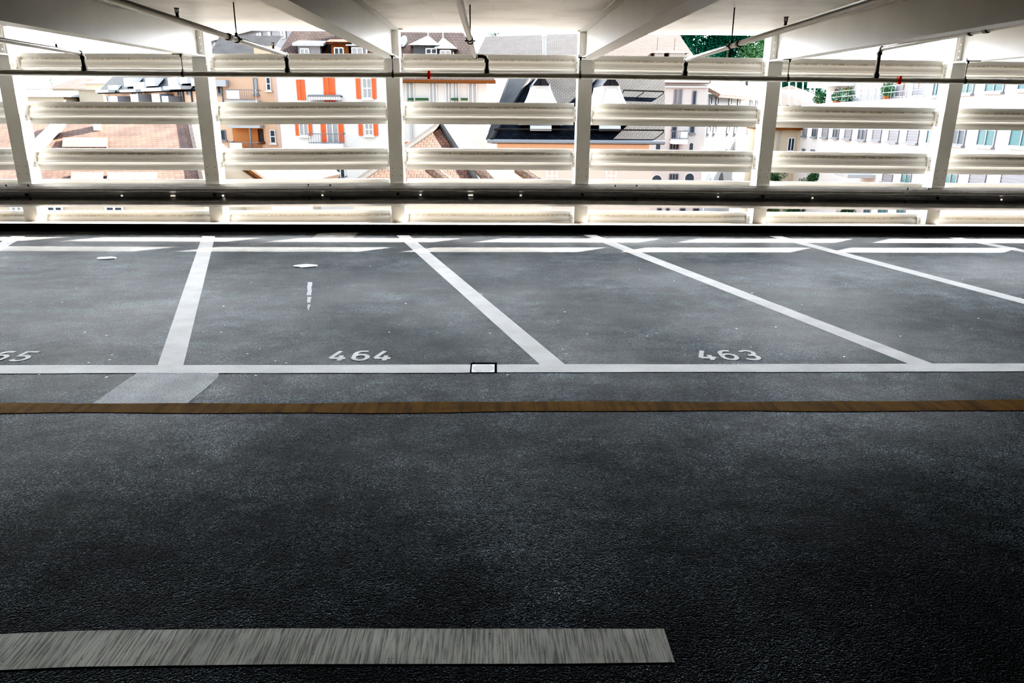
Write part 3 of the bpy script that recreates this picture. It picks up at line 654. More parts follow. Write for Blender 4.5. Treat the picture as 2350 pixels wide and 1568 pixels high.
# --- lilac grey block behind
F = Fac(455, 97, 690, 67)
e, u0, u1, z1 = house('grey_apartment_block', F, 'lilac grey apartment block with small windows high behind the apricot block', 450, 700, 97, E_GREY, 5, 'building', 100)
z1 = F.uz(472, 97)[1]
for v in e.children[0].data.vertices:
    if v.co.z > 2: v.co.z = z1-ORG[e.name].z
quadpart('roof', E_METAL, e, [F.p(u0, z1, .6), F.p(u1, z1, .6), F.p(u1, z1+2.2, -6), F.p(u0, z1+2.2, -6)])
for x0, y0, x1, y1 in ((490, 95, 497, 114), (509, 92, 517, 109), (521, 95, 525, 111), (543, 84, 552, 94), (564, 81, 568, 98), (589, 76, 602, 99), (615, 74, 623, 93), (643, 70, 657, 89)):
    window(F, e, x0, y0, x1, y1, E_GREYFR, E_GLASSP if x0 > 580 else E_GLASS, nx=1 if x1-x0 < 9 else 2, sill=False)

# --- small far houses on the left
def hiphouse(name, lab, x0, x1, Y, yb, ye, yr, wall, roof, ridge=.3, dep=8):
    F = Fac(x0, Y, x1, Y); e, u0, u1, z1 = house(name, F, lab, x0, x1, ye, wall, dep); zr = F.uz((x0+x1)/2, yr)[1]; L_ = u1-u0
    b = [F.p(u0-.4, z1, .4), F.p(u1+.4, z1, .4), F.p(u1+.4, z1, -dep), F.p(u0-.4, z1, -dep)]; a, c = F.p(u0+L_*ridge, zr, -dep/2), F.p(u1-L_*ridge, zr, -dep/2)
    m = MB(); m.face([b[0], b[1], c, a]); m.face([b[1], b[2], c]); m.face([b[2], b[3], a, c]); m.face([b[3], b[0], a]); m.face(b[::-1]); m.build('roof', roof, e); return F, e
hiphouse('brown_roofed_house', 'distant cream house under a tall brown hipped roof at far left', 128, 212, 105, 232, 204, 177, E_CREAM, E_TILEB, .25)
F, _e = hiphouse('low_cream_house', 'plain cream gable wall in front of the brown roofed house', 186, 244, 86, 232, 206, 203, E_CREAM, E_METAL, .05, 12)
F, _e = hiphouse('white_roofed_shed', 'long low shed with a white ribbed roof at far left', 20, 150, 84, 232, 222, 206, E_CREAM, E_METAL, .02, 14)
hiphouse('ochre_house', 'small ochre house with brown roof between brown roof and terraces', 205, 262, 100, 232, 192, 180, E_CREAM, E_TILEB, .2)
F = Fac(50, 120, 105, 120); hiphouse('far_dark_roofed_house', 'tiny dark roofed house on the far left skyline', 52, 104, 125, 232, 204, 195, E_WHITE, E_SLATEB, .1)

# --- near tiled house, lower left
P = at
e = empty('tiled_house', at(150, 450, 26) * 1, 'near house with a broad terracotta tiled roof, lower left outside', 'house')
rl, rr_, el, er, hr = P(-330, 262, 31), P(438, 268, 31), P(-420, 452, 23.5), P(478, 452, 23.5), P(640, 440, 33)
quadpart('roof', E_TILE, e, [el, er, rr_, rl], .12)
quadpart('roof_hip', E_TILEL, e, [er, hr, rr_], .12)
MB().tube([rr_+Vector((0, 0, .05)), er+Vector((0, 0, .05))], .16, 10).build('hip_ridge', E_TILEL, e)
wl, wr = P(-400, 470, 24), P(470, 470, 24); zt = el.z-.1
MB().hexa([(wl.x, 24, GZ), (wr.x, 24, GZ), (wr.x+1, 34, GZ), (wl.x, 34, GZ)], [(wl.x, 24, zt), (wr.x, 24, zt), (wr.x+1, 34, zt), (wl.x, 34, zt)]).build('wall', E_CREAM, e)
F = Fac(0, 24, 400, 24)
for x0, x1, g in ((30, 54, E_GLASSP), (112, 146, E_GLASS), (246, 284, E_GLASS)): window(F, e, x0, 474, x1, 500, gl=g, nx=2, ny=2)
def onroof(x, y):        # a point of the left roof plane
    n = (er-el).cross(rr_-el).normalized(); r = ray(x, y); return CAM + r*((el-CAM).dot(n)/r.dot(n))
def slabdormer(x0, y0, x1, y1):
    b = [onroof(x0, y1), onroof(x1, y1), onroof(x1, y0), onroof(x0, y0)]; up = Vector((0, 0, 1))
    m = MB(); m.hexa([p-up*.3 for p in b], [b[0]+up*.22, b[1]+up*.22, b[2]+up*.1, b[3]+up*.1]); m.build('roof_dormer', E_TILEL, e)
slabdormer(145, 322, 247, 352); slabdormer(165, 402, 238, 428); slabdormer(248, 402, 362, 428)
m = MB(); m.tube([onroof(80, 350)+Vector((0, 0, .1)), onroof(138, 292)+Vector((0, 0, .1))], .22, 8); m.build('valley_flashing', E_FRAME, e)
MB().hexa([p for p in (onroof(215, 300), onroof(232, 300), onroof(232, 290), onroof(215, 290))], [p+Vector((0, 0, .8)) for p in (onroof(215, 300), onroof(232, 300), onroof(232, 290), onroof(215, 290))]).build('chimney', E_FRAME, e)
# timber gable house right of it
e = empty('timber_gable_house', at(560, 450, 30), 'pale gabled outbuilding with timber eave between tiled roof and shuttered house', 'house')
a, b, c = P(470, 470, 27), P(625, 424, 27), P(560, 372, 27)
m = MB(); m.hexa([P(440, 520, 27), P(625, 520, 27), P(625, 418, 27), P(560, 378, 27), P(440, 400, 27)], [q+Vector((0, 5, 0)) for q in (P(440, 520, 27), P(625, 520, 27), P(625, 418, 27), P(560, 378, 27), P(440, 400, 27))]); m.build('wall', E_CREAM, e)
quadpart('roof', E_TILEL, e, [P(555, 372, 26.6), P(640, 432, 26.6), P(640, 432, 26.6)+Vector((1, 6, 0)), P(555, 372, 26.6)+Vector((1, 6, 0))], .25)
m = MB(); m.hexa([P(553, 374, 26.5), P(638, 434, 26.5), P(638, 440, 26.5), P(550, 380, 26.5)], [q+Vector((0, .25, 0)) for q in (P(553, 374, 26.5), P(638, 434, 26.5), P(638, 440, 26.5), P(550, 380, 26.5))]); m.build('barge_board', E_BROWN, e)
F = Fac(610, 38, 700, 38)
e, u0, u1, z1 = house('flat_roofed_annex', F, 'low annex with a rough pale roof in front of the shuttered house', 612, 690, 403, E_CREAM, 4, 'house', 410)
m = MB(); F.box(m, u0-.3, u1+.4, z1, z1+.25, -4, .5); m.build('roof', E_RIDGE, e)

# --- pyramid tiled house, centre
e = empty('pyramid_roofed_house', at(1020, 470, 26), 'near house with a terracotta pyramid roof and grey hip tiles, bottom centre', 'house')
ap, fl, fr_, br_ = P(1012, 287, 28), P(775, 452, 22.5), P(1118, 452, 22.5), P(1290, 448, 28)
bl_ = Vector((fl.x+1.5, 30, fl.z))
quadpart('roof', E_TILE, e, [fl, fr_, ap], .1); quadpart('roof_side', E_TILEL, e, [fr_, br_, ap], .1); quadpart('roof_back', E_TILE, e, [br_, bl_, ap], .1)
for a, b in ((fl, ap), (fr_, ap)):
    m = MB(); m.tube([a+Vector((0, 0, .04)), b+Vector((0, 0, .04))], .12, 8)
    m.build('hip_ridge', E_RIDGE, e)
for (x0, y0), (x1, y1) in (((985, 385), (1035, 425)), ((1096, 385), (1135, 425)), ((1190, 388), (1236, 420))):
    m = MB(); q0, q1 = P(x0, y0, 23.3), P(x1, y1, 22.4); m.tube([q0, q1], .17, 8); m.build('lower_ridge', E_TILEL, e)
m = MB(); zt = fl.z-.05
lo = [(fl.x+.4, fl.y+.4), (fr_.x-.3, fr_.y+.4), (br_.x-.4, br_.y), (bl_.x, bl_.y)]
m.hexa([(x, y, GZ) for x, y in lo], [(x, y, zt) for x, y in lo]); m.build('wall', E_CREAM, e)
c = P(941, 338, 27); m = MB(); m.box(c.x-.28, c.x+.28, c.y-.3, c.y+.3, c.z-3, c.z+.05); m.build('chimney', E_FRAME, e)
m = MB(); m.box(c.x-.18, c.x+.2, c.y-.15, c.y+.15, c.z+.05, c.z+.2); m.build('chimney_pot', E_POT, e)

# --- white house with balcony flowers, centre
F = Fac(900, 46.4, 1118, 46.4)
e, u0, u1, z1 = house('white_house', F, 'white house with pale windows and turreted dormers, centre left', 906, 1118, 186, E_WHITE, 9, 'house', 240)
z1 = F.uz(1100, 187)[1]
for v in e.children[0].data.vertices:
    if v.co.z > 0: v.co.z = min(v.co.z, z1-ORG[e.name].z)
zr = z1+6
quadpart('roof', E_TILEP, e, [F.p(u0-.3, z1, .7), F.p(u1+.5, z1, .7), F.p(u1-3.6, zr, -5), F.p(u0-.3, zr, -5)], .2)
m = MB(); F.box(m, u0-.3, u1+.5, z1-.1, z1+.05, .55, .78); m.build('eave_board', E_BROWN, e)
for x0, y0, x1, y1 in ((932, 178, 950, 245), (986, 178, 1002, 240), (1023, 180, 1037, 240), (1040, 180, 1053, 240), (1075, 188, 1094, 240)):
    window(F, e, x0, y0, x1, y1, E_FRAME, E_GLASSP, nx=2)
for x0, x1 in ((938, 950), (955, 984), (1036, 1052), (1058, 1074)):
    F.bx(F.rect(x0, 225, x1, 231), .2, .5, 'flower_box', E_LEAFD, e)
F.bx(F.rect(943, 280, 947, 345), .02, .2, 'downpipe', E_METAL, e); window(F, e, 985, 290, 1000, 330, E_FRAME, E_GLASSP)
dormer(F, e, 948, 1001, 104, 135, .1, E_DARK, E_METAL, (978, 112, 1002, 124), E_GLASS, pyr=(979, 78), dep=2.5)
dormer(F, e, 1006, 1040, 112, 135, .2, E_DARK, E_METAL, (1011, 116, 1034, 126), E_GLASSP, pyr=(1014, 82), dep=2.5)
F.bx(F.rect(929, 80, 940, 130), -2.6, -1.8, 'chimney', E_BALCP, e)
d = MB(); cc = F.p(*F.uz(924, 93), -1.2); d.tube([cc, cc+Vector((-.1, -.12, .05))], [.1, .35], 12); d.build('satellite_dish', E_METAL, e)

# --- big slate roofed house
F = Fac(1128, 36, 1527, 36)
e, u0, u1, z1 = house('slate_roofed_house', F, 'salmon house with a steep dark slate roof and two white bell gables', 1142, 1490, 318, E_ORANGE2, 9, 'house', 330)
A, B_, C_, D_ = P(1128, 321, 35.6), P(1526, 324, 35.6), P(1526, 140, 42), P(1240, 140, 42)
quadpart('roof', E_SLATE, e, [A, B_, C_, D_], .2)
L0, L1 = P(1115, 319, 37.5), P(1180, 140, 46)
quadpart('roof_hip', E_SLATE, e, [A, D_, L1, L0], .2)
MB().tube([A, D_], .1, 8).build('hip_ridge', E_RIDGE, e)
MB().tube([A+Vector((-.2, 0, -.06)), B_+Vector((0, 0, -.06))], .09, 8).build('gutter', E_BALC, e)
def onslate(x, y):
    n = (B_-A).cross(D_-A).normalized(); r = ray(x, y); return CAM + r*((A-CAM).dot(n)/r.dot(n))
for y, xa in ((302, 1135), (213, 1430)):
    q0, q1 = onslate(xa, y)+Vector((0, -.1, .12)), onslate(1522, y+3)+Vector((0, -.1, .12)); m = MB(); m.tube([q0, q1], .04, 6)
    for k in range(3): q = q0+(q1-q0)*(k/2); m.tube([q, q+Vector((0, .12, -.15))], .025, 5)
    m.build('snow_guard', E_RIDGE, e)
F.bx(F.rect(1142, 355, 1490, 640), .01, .04, 'lower_wall', E_PINK, e)
window(F, e, 1391, 388, 1413, 420, E_FRAME, E_GLASSP, nx=2, ny=2); window(F, e, 1255, 388, 1278, 420, E_FRAME, E_GLASSP, nx=2, ny=2)
for cx in (1240, 1397):
    G = Fac(cx-60, 36.3, cx+60, 36.3); uc, zb = G.uz(cx, 287); s = 36.3/F_PX
    out = [(-46, 0), (46, 0), (44, 22), (36, 40), (26, 58), (19, 74), (16, 84), (-16, 84), (-19, 74), (-26, 58), (-36, 40), (-44, 22)]
    m = MB(); m.hexa([G.p(uc+x*s, zb+y*s, 0) for x, y in out], [G.p(uc+x*s, zb+y*s, -4) for x, y in out]); g = m.build('bell_gable', E_FRAME, e)
    inn = [(x*.62, 4+y*.86) for x, y in out]; m = MB(); m.hexa([G.p(uc+x*s, zb+y*s, .1) for x, y in inn], [G.p(uc+x*s, zb+y*s, .0) for x, y in inn]); m.build('gable_panel', E_STONE, g)
    pk = [(-19, 82), (19, 82), (0, 106)]; m = MB(); m.hexa([G.p(uc+x*s, zb+y*s, .2) for x, y in pk], [G.p(uc+x*s, zb+y*s, -4.5) for x, y in pk]); m.build('gable_cap', E_SLATEB, g)
    m = MB()
    for sgn in (-1, 1):
        rim = [(16, 84), (19, 74), (26, 58), (36, 40), (44, 22), (47, 0)]
        m.tube([G.p(uc+sgn*x*s, zb+y*s, .05) for x, y in rim], .07, 6)
    m.build('gable_rim', E_FRAME, g)
    q = onslate(cx, 294); m = MB(); m.tube([q+Vector((-.5, -.3, 0)), q+Vector((.5, -.3, 0))], .13, 10); m.build('gable_sill', E_METAL, g)

# --- upper slate house behind
F = Fac(1085, 70, 1335, 70)
e, u0, u1, z1 = house('upper_slate_house', F, 'house behind with a plain grey brown slate roof and white flue', 1085, 1335, 150, E_STONE, 10, 'house')
A, B_, C_, D_ = P(1082, 150, 69.5), P(1345, 150, 69.5), P(1345, 76, 77), P(1114, 84, 77)
quadpart('roof', E_SLATEB, e, [A, B_, C_, D_], .2)
quadpart('roof_hip', E_METAL, e, [A, D_, P(1090, 95, 80), P(1056, 135, 76)], .2)
m = MB(); c = P(1249, 125, 71); m.tube([c-Vector((0, 0, 2)), P(1249, 84, 71)], .16, 10); m.build('flue', E_METAL, e)
m = MB(); c = P(1249, 84, 71); m.tube([c, c+Vector((0, 0, .45))], .24, 10); m.build('flue_cap', E_FRAME, e)

# --- stone institute
F = Fac(1492, 52, 1625, 52)
e, u0, u1, z1 = house('stone_institute', F, 'pale stone institute with arched windows right of the slate roofed house', 1492, 1622, 186, E_STONE, 12, 'building')
quadpart('roof', E_TILEP, e, [F.p(u0-3, z1, .5), F.p(u1, z1, .5), F.p(u1-1.6, z1+4, -5), F.p(u0-3, z1+4, -5)], .2)
for x0, x1 in ((1500, 1528), (1532, 1576)): dormer(F, e, x0+4, x1-4, 122, 140, -1.4, E_STONE, E_TILEP, pyr=((x0+x1)/2, 114), dep=2)
for y0, y1, o in ((184, 190, .5), (198, 201, .25), (345, 349, .2)): F.bx(F.rect(1492, y0, 1624, y1), 0, o, 'cornice', E_FRAME, e)
for w in ((1547, 206, 1553, 238), (1558, 206, 1564, 238), (1589, 209, 1597, 240), (1541, 291, 1552, 318), (1583, 288, 1593, 305), (1537, 327, 1557, 343), (1536, 399, 1556, 413)): window(F, e, *w, E_GREYFR, E_BLIND if w[0] == 1547 or w[0] == 1558 else E_GLASS, nx=1 if w[2]-w[0] < 12 else 3)
for w in ((1505, 328, 1515, 346), (1582, 328, 1590, 346), (1496, 402, 1518, 424), (1572, 398, 1592, 424)): window(F, e, *w, E_FRAME, E_GLASS, arch=True)
for w in ((1508, 478, 1518, 492), (1528, 478, 1536, 492), (1560, 478, 1572, 492), (1590, 478, 1604, 492)): window(F, e, *w, E_GREYFR, E_GLASS, nx=1)
balcony(F, e, 1538, 300, 1571, 319, .3, 1.0, (.5, .95))
F = Fac(1622, 52, 1748, 74)
e, u0, u1, z1 = house('stone_institute_wing', F, 'receding wing of the pale institute with paired windows and pale tiled roof', 1622, 1748, 217, E_WHITE, 4, 'building', 260)
z1 = F.uz(1630, 216)[1]
for v in e.children[0].data.vertices:
    if v.co.z > 0: v.co.z = z1-ORG[e.name].z
quadpart('roof', E_TILEP, e, [F.p(u0, z1, .8), F.p(u1, z1, .8), F.p(u1-1, z1+2.4, -4), F.p(u0-.5, z1+2.4, -4)], .25)
for x in (1663, 1680, 1716):
    F.bx(F.rect(x, 184, x+11, 192), -3.4, -1.8, 'roof_light', E_GREYFR, e)
for x0, y0, x1, y1 in ((1627, 224, 1632, 239), (1642, 225, 1647, 239), (1672, 227, 1677, 240), (1692, 228, 1697, 241), (1720, 231, 1725, 242), (1733, 232, 1737, 242), (1622, 290, 1629, 304), (1636, 290, 1642, 304), (1667, 291, 1673, 304), (1684, 291, 1690, 304), (1714, 292, 1719, 305), (1726, 292, 1731, 305)):
    window(F, e, x0, y0, x1, y1, E_GREYFR, E_GLASS, nx=1)
for x0, y0, x1, y1 in ((1620, 327, 1627, 344), (1633, 327, 1640, 344), (1665, 327, 1671, 342), (1683, 327, 1689, 342), (1711, 327, 1717, 340), (1723, 327, 1729, 340), (1616, 396, 1633, 420), (1648, 396, 1660, 416), (1681, 396, 1691, 416), (1706, 396, 1714, 414), (1718, 396, 1724, 414)):
    window(F, e, x0, y0, x1, y1, E_FRAME, E_GLASS, arch=True)

# --- cream house beside the modern block
F = Fac(1770, 60, 1842, 60)
e, u0, u1, z1 = house('narrow_cream_house', F, 'narrow cream house between institute wing and modern white block', 1762, 1840, 298, E_CREAM, 4)
m = MB(); F.box(m, u0-.2, u1+.3, z1, z1+.2, -4, .5); m.build('roof', E_BROWN, e)
window(F, e, 1808, 317, 1822, 346, E_FRAME, E_GLASS, nx=2); F.bx(F.rect(1784, 300, 1786, 346), .02, .14, 'downpipe', E_METAL, e)

# --- modern white block
F = Fac(1835, 61, 2420, 28.6)
e, u0, u1, z1 = house('modern_white_block', F, 'modern white block with rows of blinds receding on the right', 1835, 2132, 236, E_WHITE, 10, 'building', 270)
zt = F.uz(2128, 221)[1]; za = F.uz(1852, 241)[1]
w = e.children[0]
for v in w.data.vertices:
    if v.co.z > 2:
        wp = v.co + ORG[e.name]; u = (wp-F.O).dot(F.d); v.co.z = (za if u < (u0+u1)/2 else zt) - ORG[e.name].z
uR = F.uz(2420, 260)[0]; zR = F.uz(2250, 120)[1]
MB_ = MB(); F.box(MB_, u1, uR, GZ, zR, -12, .0); MB_.build('tall_wing', E_WHITE, e)
for x0, y0, x1, y1, g in ((1844, 295, 1852, 312, E_GLASSP), (1865, 295, 1876, 314, E_GLASS), (1888, 295, 1901, 315, E_BLIND), (1913, 296, 1926, 316, E_GLASS), (1940, 297, 1955, 318, E_BLIND), (1971, 297, 1989, 321, E_GLASS), (2004, 298, 2023, 322, E_BLIND), (2041, 299, 2063, 325, E_BLIND), (2083, 299, 2109, 327, E_BLIND), (2129, 299, 2143, 329, E_TEAL),
                          (2187, 298, 2216, 332, E_GLASS), (2246, 298, 2285, 335, E_TEAL), (2320, 298, 2375, 337, E_TEAL), (2208, 190, 2236, 214, E_TEAL), (2264, 186, 2306, 210, E_TEAL), (2340, 182, 2390, 205, E_TEAL), (2144, 190, 2158, 220, E_TEAL),
                          (2170, 398, 2198, 424, E_TEAL), (2226, 398, 2263, 426, E_BLIND), (2299, 398, 2360, 428, E_BLIND), (2027, 399, 2049, 418, E_BLIND), (2070, 399, 2092, 421, E_TEAL), (1984, 478, 1998, 492, E_TEAL), (2017, 478, 2037, 492, E_TEAL), (2060, 478, 2078, 492, E_TEAL), (1842, 342, 1848, 350, E_GLASSP), (1862, 344, 1870, 352, E_GLASSP)):
    window(F, e, x0, y0, x1, y1, E_GREYFR if g is not E_TEAL else E_BALCP, g, nx=1 if g is E_BLIND else 2)
F.bx(F.rect(1975, 398, 2010, 406), 0, 1.6, 'awning', E_METAL, e)
G = Fac.__new__(Fac); G.O = F.O - F.n*2.2; G.d = F.d; G.n = F.n
pu0, pu1, pz0, pz1 = G.rect(1898, 176, 2150, 238); m = MB(); G.box(m, pu0, G.uz(2160, 220)[0], za-.2, zt+2.4, -4, 0); m.build('penthouse', E_WHITE, e)
for x0, y0, x1, y1, g in ((1916, 203, 1926, 232, E_BLIND), (1933, 200, 1956, 230, E_DKORANGE), (2026, 186, 2044, 224, E_BLIND), (2058, 184, 2083, 222, E_BLIND), (2097, 182, 2125, 220, E_BLIND)): window(G, e, x0, y0, x1, y1, E_FRAME, g, nx=1, sill=False)
m = MB(); G.box(m, *G.rect(1894, 186, 1962, 200), 0, 1.4); m.build('awning', E_FRAME, e)
m = MB(); a, b = F.p(F.uz(1905, 236)[0], za+.0), F.p(F.uz(2128, 222)[0], zt)
a = F.p(*F.uz(1905, 236)); b = F.p(*F.uz(2128, 221))
for t in (.35, .7): m.tube([a+Vector((0, 0, t)), b+Vector((0, 0, t))], .016, 6)
for k in range(14): q = a+(b-a)*(k/13); m.tube([q-Vector((0, 0, .1)), q+Vector((0, 0, .72))], .016, 6)
m.build('terrace_railing', E_BALCP, e)
m = MB(); F.box(m, *F.rect(1858, 214, 1902, 240), -1.4, -1.2); m.build('terrace_parapet', E_FRAME, e)
# things on the roof terrace
H_ = Fac.__new__(Fac); H_.O = F.O - F.n*1.0; H_.d = F.d; H_.n = F.n
def blob(mb, c, r, n, s, flat=1., rng=random):
    for _ in range(n):
        while True:
            q = Vector((rng.uniform(-1, 1), rng.uniform(-1, 1), rng.uniform(-1, 1)))
            if .25 < q.length < 1: break
        p = c + Vector((q.x*r, q.y*r, q.z*r*flat)); a = Vector((rng.gauss(0, 1), rng.gauss(0, 1), rng.gauss(0, 1))).normalized(); b = a.cross(Vector((rng.random(), rng.random(), rng.random()))).normalized()
        ss = s*rng.uniform(.6, 1.3); mb.face([p-a*ss, p-b*ss*.5, p+a*ss, p+b*ss*.5])
for px, py, r, lab in ((1882, 225, .55, 'leafy potted plant at the left end of the roof terrace'), (1921, 222, .42, 'round potted plant in front of the terrace windows'), (1943, 219, .6, 'large potted bush in a dark tub on the roof terrace'), (2038, 208, .42, 'narrow potted shrub beside the patterned terrace screen')):
    u, z = H_.uz(px, py); c = H_.p(u, z); pe = empty('potted_plant', c-Vector((0, 0, r+.45)), lab, 'plant', 'terrace plants')
    m = MB(); m.tube([c-Vector((0, 0, r+.45)), c-Vector((0, 0, r*.7))], [.2, .27], 12); m.build('pot', E_POT, pe)
    m = MB(); blob(m, c, r, 520, .07, 1.5 if px == 2038 else .9); m.build('foliage', E_LEAFL, pe)
for px, py in ((2027, 205), (2073, 205), (2108, 203)):
    u, z = H_.uz(px, py); c = H_.p(u, z); te = empty('garden_torch', c-Vector((0, 0, 1.1)), 'bamboo garden torch on the roof terrace, %s' % {2027: 'next to the patterned screen', 2073: 'middle one of three', 2108: 'nearest the tall white wing'}[px], 'torch', 'terrace torches')
    MB().tube([c-Vector((0, 0, 1.1)), c], .02, 6).build('pole', E_TORCH, te); MB().tube([c, c+Vector((0, 0, .35))], [.03, .06], 8).build('torch_head', E_TORCH, te)
u0_, u1_, z0_, z1_ = H_.rect(1963, 184, 2014, 232)
se = empty('terrace_screen', H_.p((u0_+u1_)/2, z0_, -.3), 'white patterned privacy screen standing on the roof terrace', 'screen')
m = MB(); H_.box(m, u0_, u1_, z0_, z1_, -.36, -.32); m.build('screen_panel', E_BALCP, se)
m = MB(); k = 12
for a in range(-k, k):
    for sg in (1, -1):
        x0 = u0_+(u1_-u0_)*a/k
        pts = []
        for t in range(9):
            uu = x0+(u1_-u0_)*t/8*1.0; zz = z0_+(z1_-z0_)*t/8 if sg > 0 else z1_-(z1_-z0_)*t/8
            if u0_ <= uu <= u1_: pts.append(H_.p(uu, zz, -.30))
        if len(pts) > 1: m.tube([pts[0], pts[-1]], .03, 4)
m.build('screen_lattice', E_FRAME, se)

# --- trees and hillside
def tree(name, px, py, Y, rpx, leaf, lab, grp, n=1500, s=None, tall=1.1):
    c = at(px, py, Y); r = rpx/F_PX*Y; base = Vector((c.x, c.y, GZ)); t = empty(name, base, lab, 'tree', grp)
    m = MB(); m.tube([base, base+(c-base)*.6, c], [r*.12, r*.08, r*.04], 8); m.build('trunk', E_TRUNK, t)
    m = MB(); rg = random.Random(int(px*7+py))
    for _ in range(9):
        q = Vector((rg.uniform(-.6, .6), rg.uniform(-.5, .5), rg.uniform(-.6, .6)*tall)); blob(m, c+q*r, r*rg.uniform(.42, .62), n*2//9, s or r*.06, 1., rg)
    m.build('crown', leaf, t)
hs = MB(); q = [P(1776, 247, 100), P(1878, 247, 100), P(1880, 222, 106), P(1850, 208, 109), P(1815, 196, 110), P(1776, 205, 108)]
hs.hexa([p-Vector((0, 0, 6)) for p in q], q); h = hs.build('hillside', E_SOIL); h['kind'] = 'structure'; h['label'] = 'bare reddish slope behind the fence'; h['category'] = 'hillside'
hb = MB(); q = [P(1540, 330, 150), P(1900, 330, 150), P(1930, 120, 190), P(1520, 100, 190)]
hb.hexa([p-Vector((0, 0, 10)) for p in q], q); h = hb.build('hill', E_LEAF); h['kind'] = 'structure'; h['label'] = 'dark wooded hill'; h['category'] = 'hill'
for k, (px, py, r, lf, lab) in enumerate([(1575, 92, 34, E_LEAF, 'dark teal tree beside the pink tiled roof top'), (1622, 104, 42, E_LEAF, 'large dark teal tree in the top gap, right of the tiled roof'), (1672, 92, 40, E_LEAF, 'dark teal tree behind the sprinkler branch pipe'), (1722, 104, 40, E_LEAFL, 'pale green tree left of the fifth post, top gap'), (1665, 135, 34, E_LEAF, 'low dark tree just above the top slat'), (1775, 110, 40, E_LEAFL, 'pale green tree behind the fifth post'), (1530, 78, 30, E_LEAF, 'dark tree half hidden by the fourth beam')]):
    tree('hillside_tree', px, py, 135+k*3, r, lf, lab, 'trees on the hill', 2200)
for k, (px, py, r, lab) in enumerate([(1800, 196, 24, 'teal tree left of the fence lamp'), (1836, 200, 26, 'teal tree above the reddish slope'), (1868, 212, 28, 'teal tree at the left end of the roof terrace')]):
    tree('hillside_tree', px, py, 126, r, E_LEAF, lab, 'trees on the hill', 1500)
tree('hillside_tree', 1140, 84, 150, 22, E_LEAF, 'sliver of green tree above the upper slate roof', 'trees on the hill', 900)
tree('skyline_tree', 118, 188, 140, 16, E_LEAFL, 'pale tree on the far left skyline', None, 700)
for px, py, r, lab in ((1778, 412, 24, 'street tree beside the fifth post'), (1852, 416, 26, 'street tree in front of the narrow cream house'), (1948, 494, 26, 'low street tree peeping under the guard rail'), (2090, 496, 26, 'street tree under the rail near the rightmost post'), (1835, 494, 32, 'bushy street tree just under the guard rail, right of fifth post'), (1772, 492, 22, 'dark street tree under the rail at the fifth post')):
    tree('street_tree', px, py, 46, r, E_LEAFD, lab, 'street trees', 1300)
fe = empty('hillside_fence', P(1830, 249, 101), 'tall pale metal post fence in front of the reddish slope', 'fence')
for px in (1793, 1811, 1827, 1843, 1860, 1870):
    a, b = P(px-2, 249, 101), P(px+1, 150, 101); MB().tube([a, b], .09, 6).build('fence_post', E_METAL, fe)
m = MB()
for y in (205, 222, 238): m.tube([P(1788, y, 101), P(1872, y+2, 101)], .02, 4)
m.build('fence_wire', E_METAL, fe)
lp = P(1825, 217, 100.6); le = empty('fence_lamp', lp, 'round white lamp in front of the hillside fence', 'lamp')
m = MB()
for k in range(7):
    t0, t1 = -1+2*k/7, -1+2*(k+1)/7
m.tube([lp+Vector((0, 0, .22*sn(math.radians(a)))) for a in range(-90, 91, 20)], [max(.005, .22*cs(math.radians(a))) for a in range(-90, 91, 20)], 12); m.build('lamp_globe', E_FRAME, le, smooth=True)
MB().tube([lp-Vector((0, 0, 3)), lp-Vector((0, 0, .2))], .04, 6).build('lamp_pole', E_METAL, le)

# ------------------------------------------------------------------ light
W = bpy.data.worlds.new('sky'); SC.world = W; W.use_nodes = True
N, L = W.node_tree.nodes, W.node_tree.links; bg = N['Background']
tc = N.new('ShaderNodeTexCoord'); sp = N.new('ShaderNodeSeparateXYZ'); L.new(tc.outputs['Generated'], sp.inputs['Vector'])
r = ramp(N, [(0, (.75, .74, .72)), (.5, (.97, .975, .985)), (.62, (.88, .94, 1.)), (1, (.62, .78, 1.))])
mr = N.new('ShaderNodeMapRange'); mr.inputs['From Min'].default_value = -1; L.new(sp.outputs['Z'], mr.inputs['Value']); L.new(mr.outputs['Result'], r.inputs['Fac'])
L.new(r.outputs['Color'], bg.inputs['Color'])
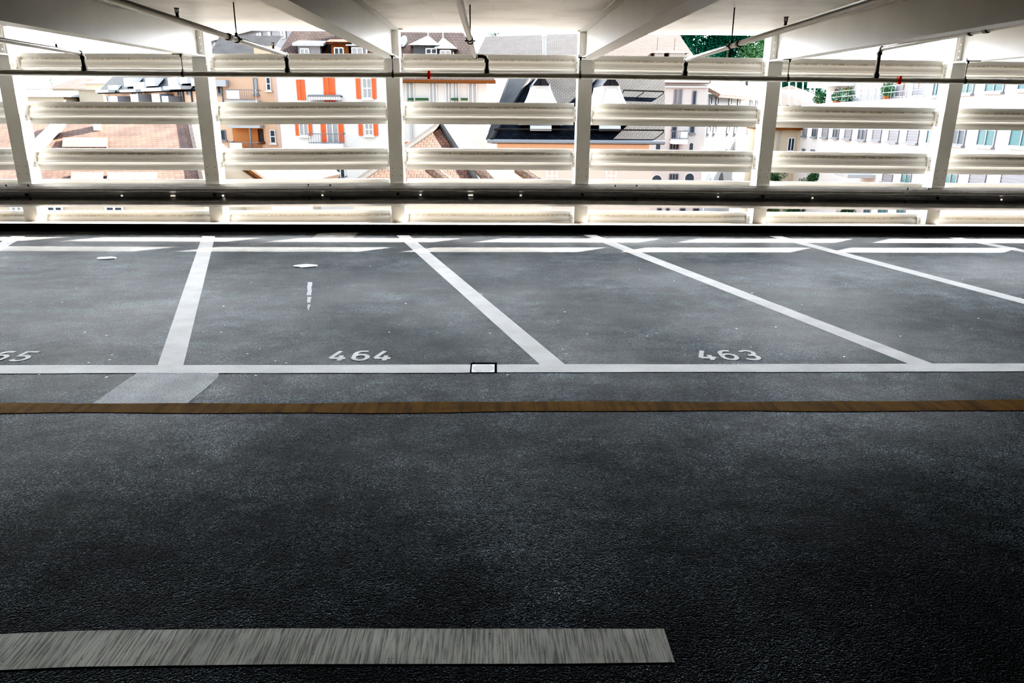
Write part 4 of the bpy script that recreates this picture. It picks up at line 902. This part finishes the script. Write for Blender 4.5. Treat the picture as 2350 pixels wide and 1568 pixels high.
# bright haze low in the sky on the sun's side, dimmer sky behind and overhead
m1 = N.new('ShaderNodeMapRange'); m1.interpolation_type = 'SMOOTHSTEP'; m1.inputs['From Min'].default_value = -.1; m1.inputs['From Max'].default_value = .7; L.new(sp.outputs['Y'], m1.inputs['Value'])
m2 = N.new('ShaderNodeMapRange'); m2.interpolation_type = 'SMOOTHSTEP'; m2.inputs['From Min'].default_value = .0; m2.inputs['From Max'].default_value = .22; L.new(sp.outputs['Z'], m2.inputs['Value'])
m5 = N.new('ShaderNodeMapRange'); m5.interpolation_type = 'SMOOTHSTEP'; m5.inputs['From Min'].default_value = .52; m5.inputs['From Max'].default_value = .24; L.new(sp.outputs['Z'], m5.inputs['Value'])
m6 = N.new('ShaderNodeMath'); m6.operation = 'MULTIPLY'; L.new(m5.outputs['Result'], m6.inputs[0]); L.new(m2.outputs['Result'], m6.inputs[1])
m3 = N.new('ShaderNodeMath'); m3.operation = 'MULTIPLY'; L.new(m1.outputs['Result'], m3.inputs[0]); L.new(m6.outputs[0], m3.inputs[1])
m4 = N.new('ShaderNodeMath'); m4.operation = 'MULTIPLY_ADD'; L.new(m3.outputs[0], m4.inputs[0]); m4.inputs[1].default_value = 46; m4.inputs[2].default_value = 4.
L.new(m4.outputs[0], bg.inputs['Strength'])
sd = bpy.data.lights.new('sun', 'SUN'); sd.energy = 100; sd.angle = math.radians(.6); sd.color = (1, .93, .84)
so = bpy.data.objects.new('sun', sd); COL.objects.link(so)
so.rotation_euler = Vector((-1.25, -1, -.93)).to_track_quat('-Z', 'Y').to_euler()

SC.view_settings.view_transform = 'Standard'; SC.view_settings.look = 'None'; SC.view_settings.exposure = .32
SC.view_settings.use_curve_mapping = True
cm = SC.view_settings.curve_mapping; cu = cm.curves[3]
for p in ((.035, .0065), (.08, .040), (.2, .19), (.5, .55)): cu.points.new(*p)
cm.update()

SC.cycles.use_denoising = True; SC.cycles.max_bounces = 10; SC.cycles.diffuse_bounces = 6; SC.cycles.caustics_reflective = False
SC.cycles.sample_clamp_indirect = 6
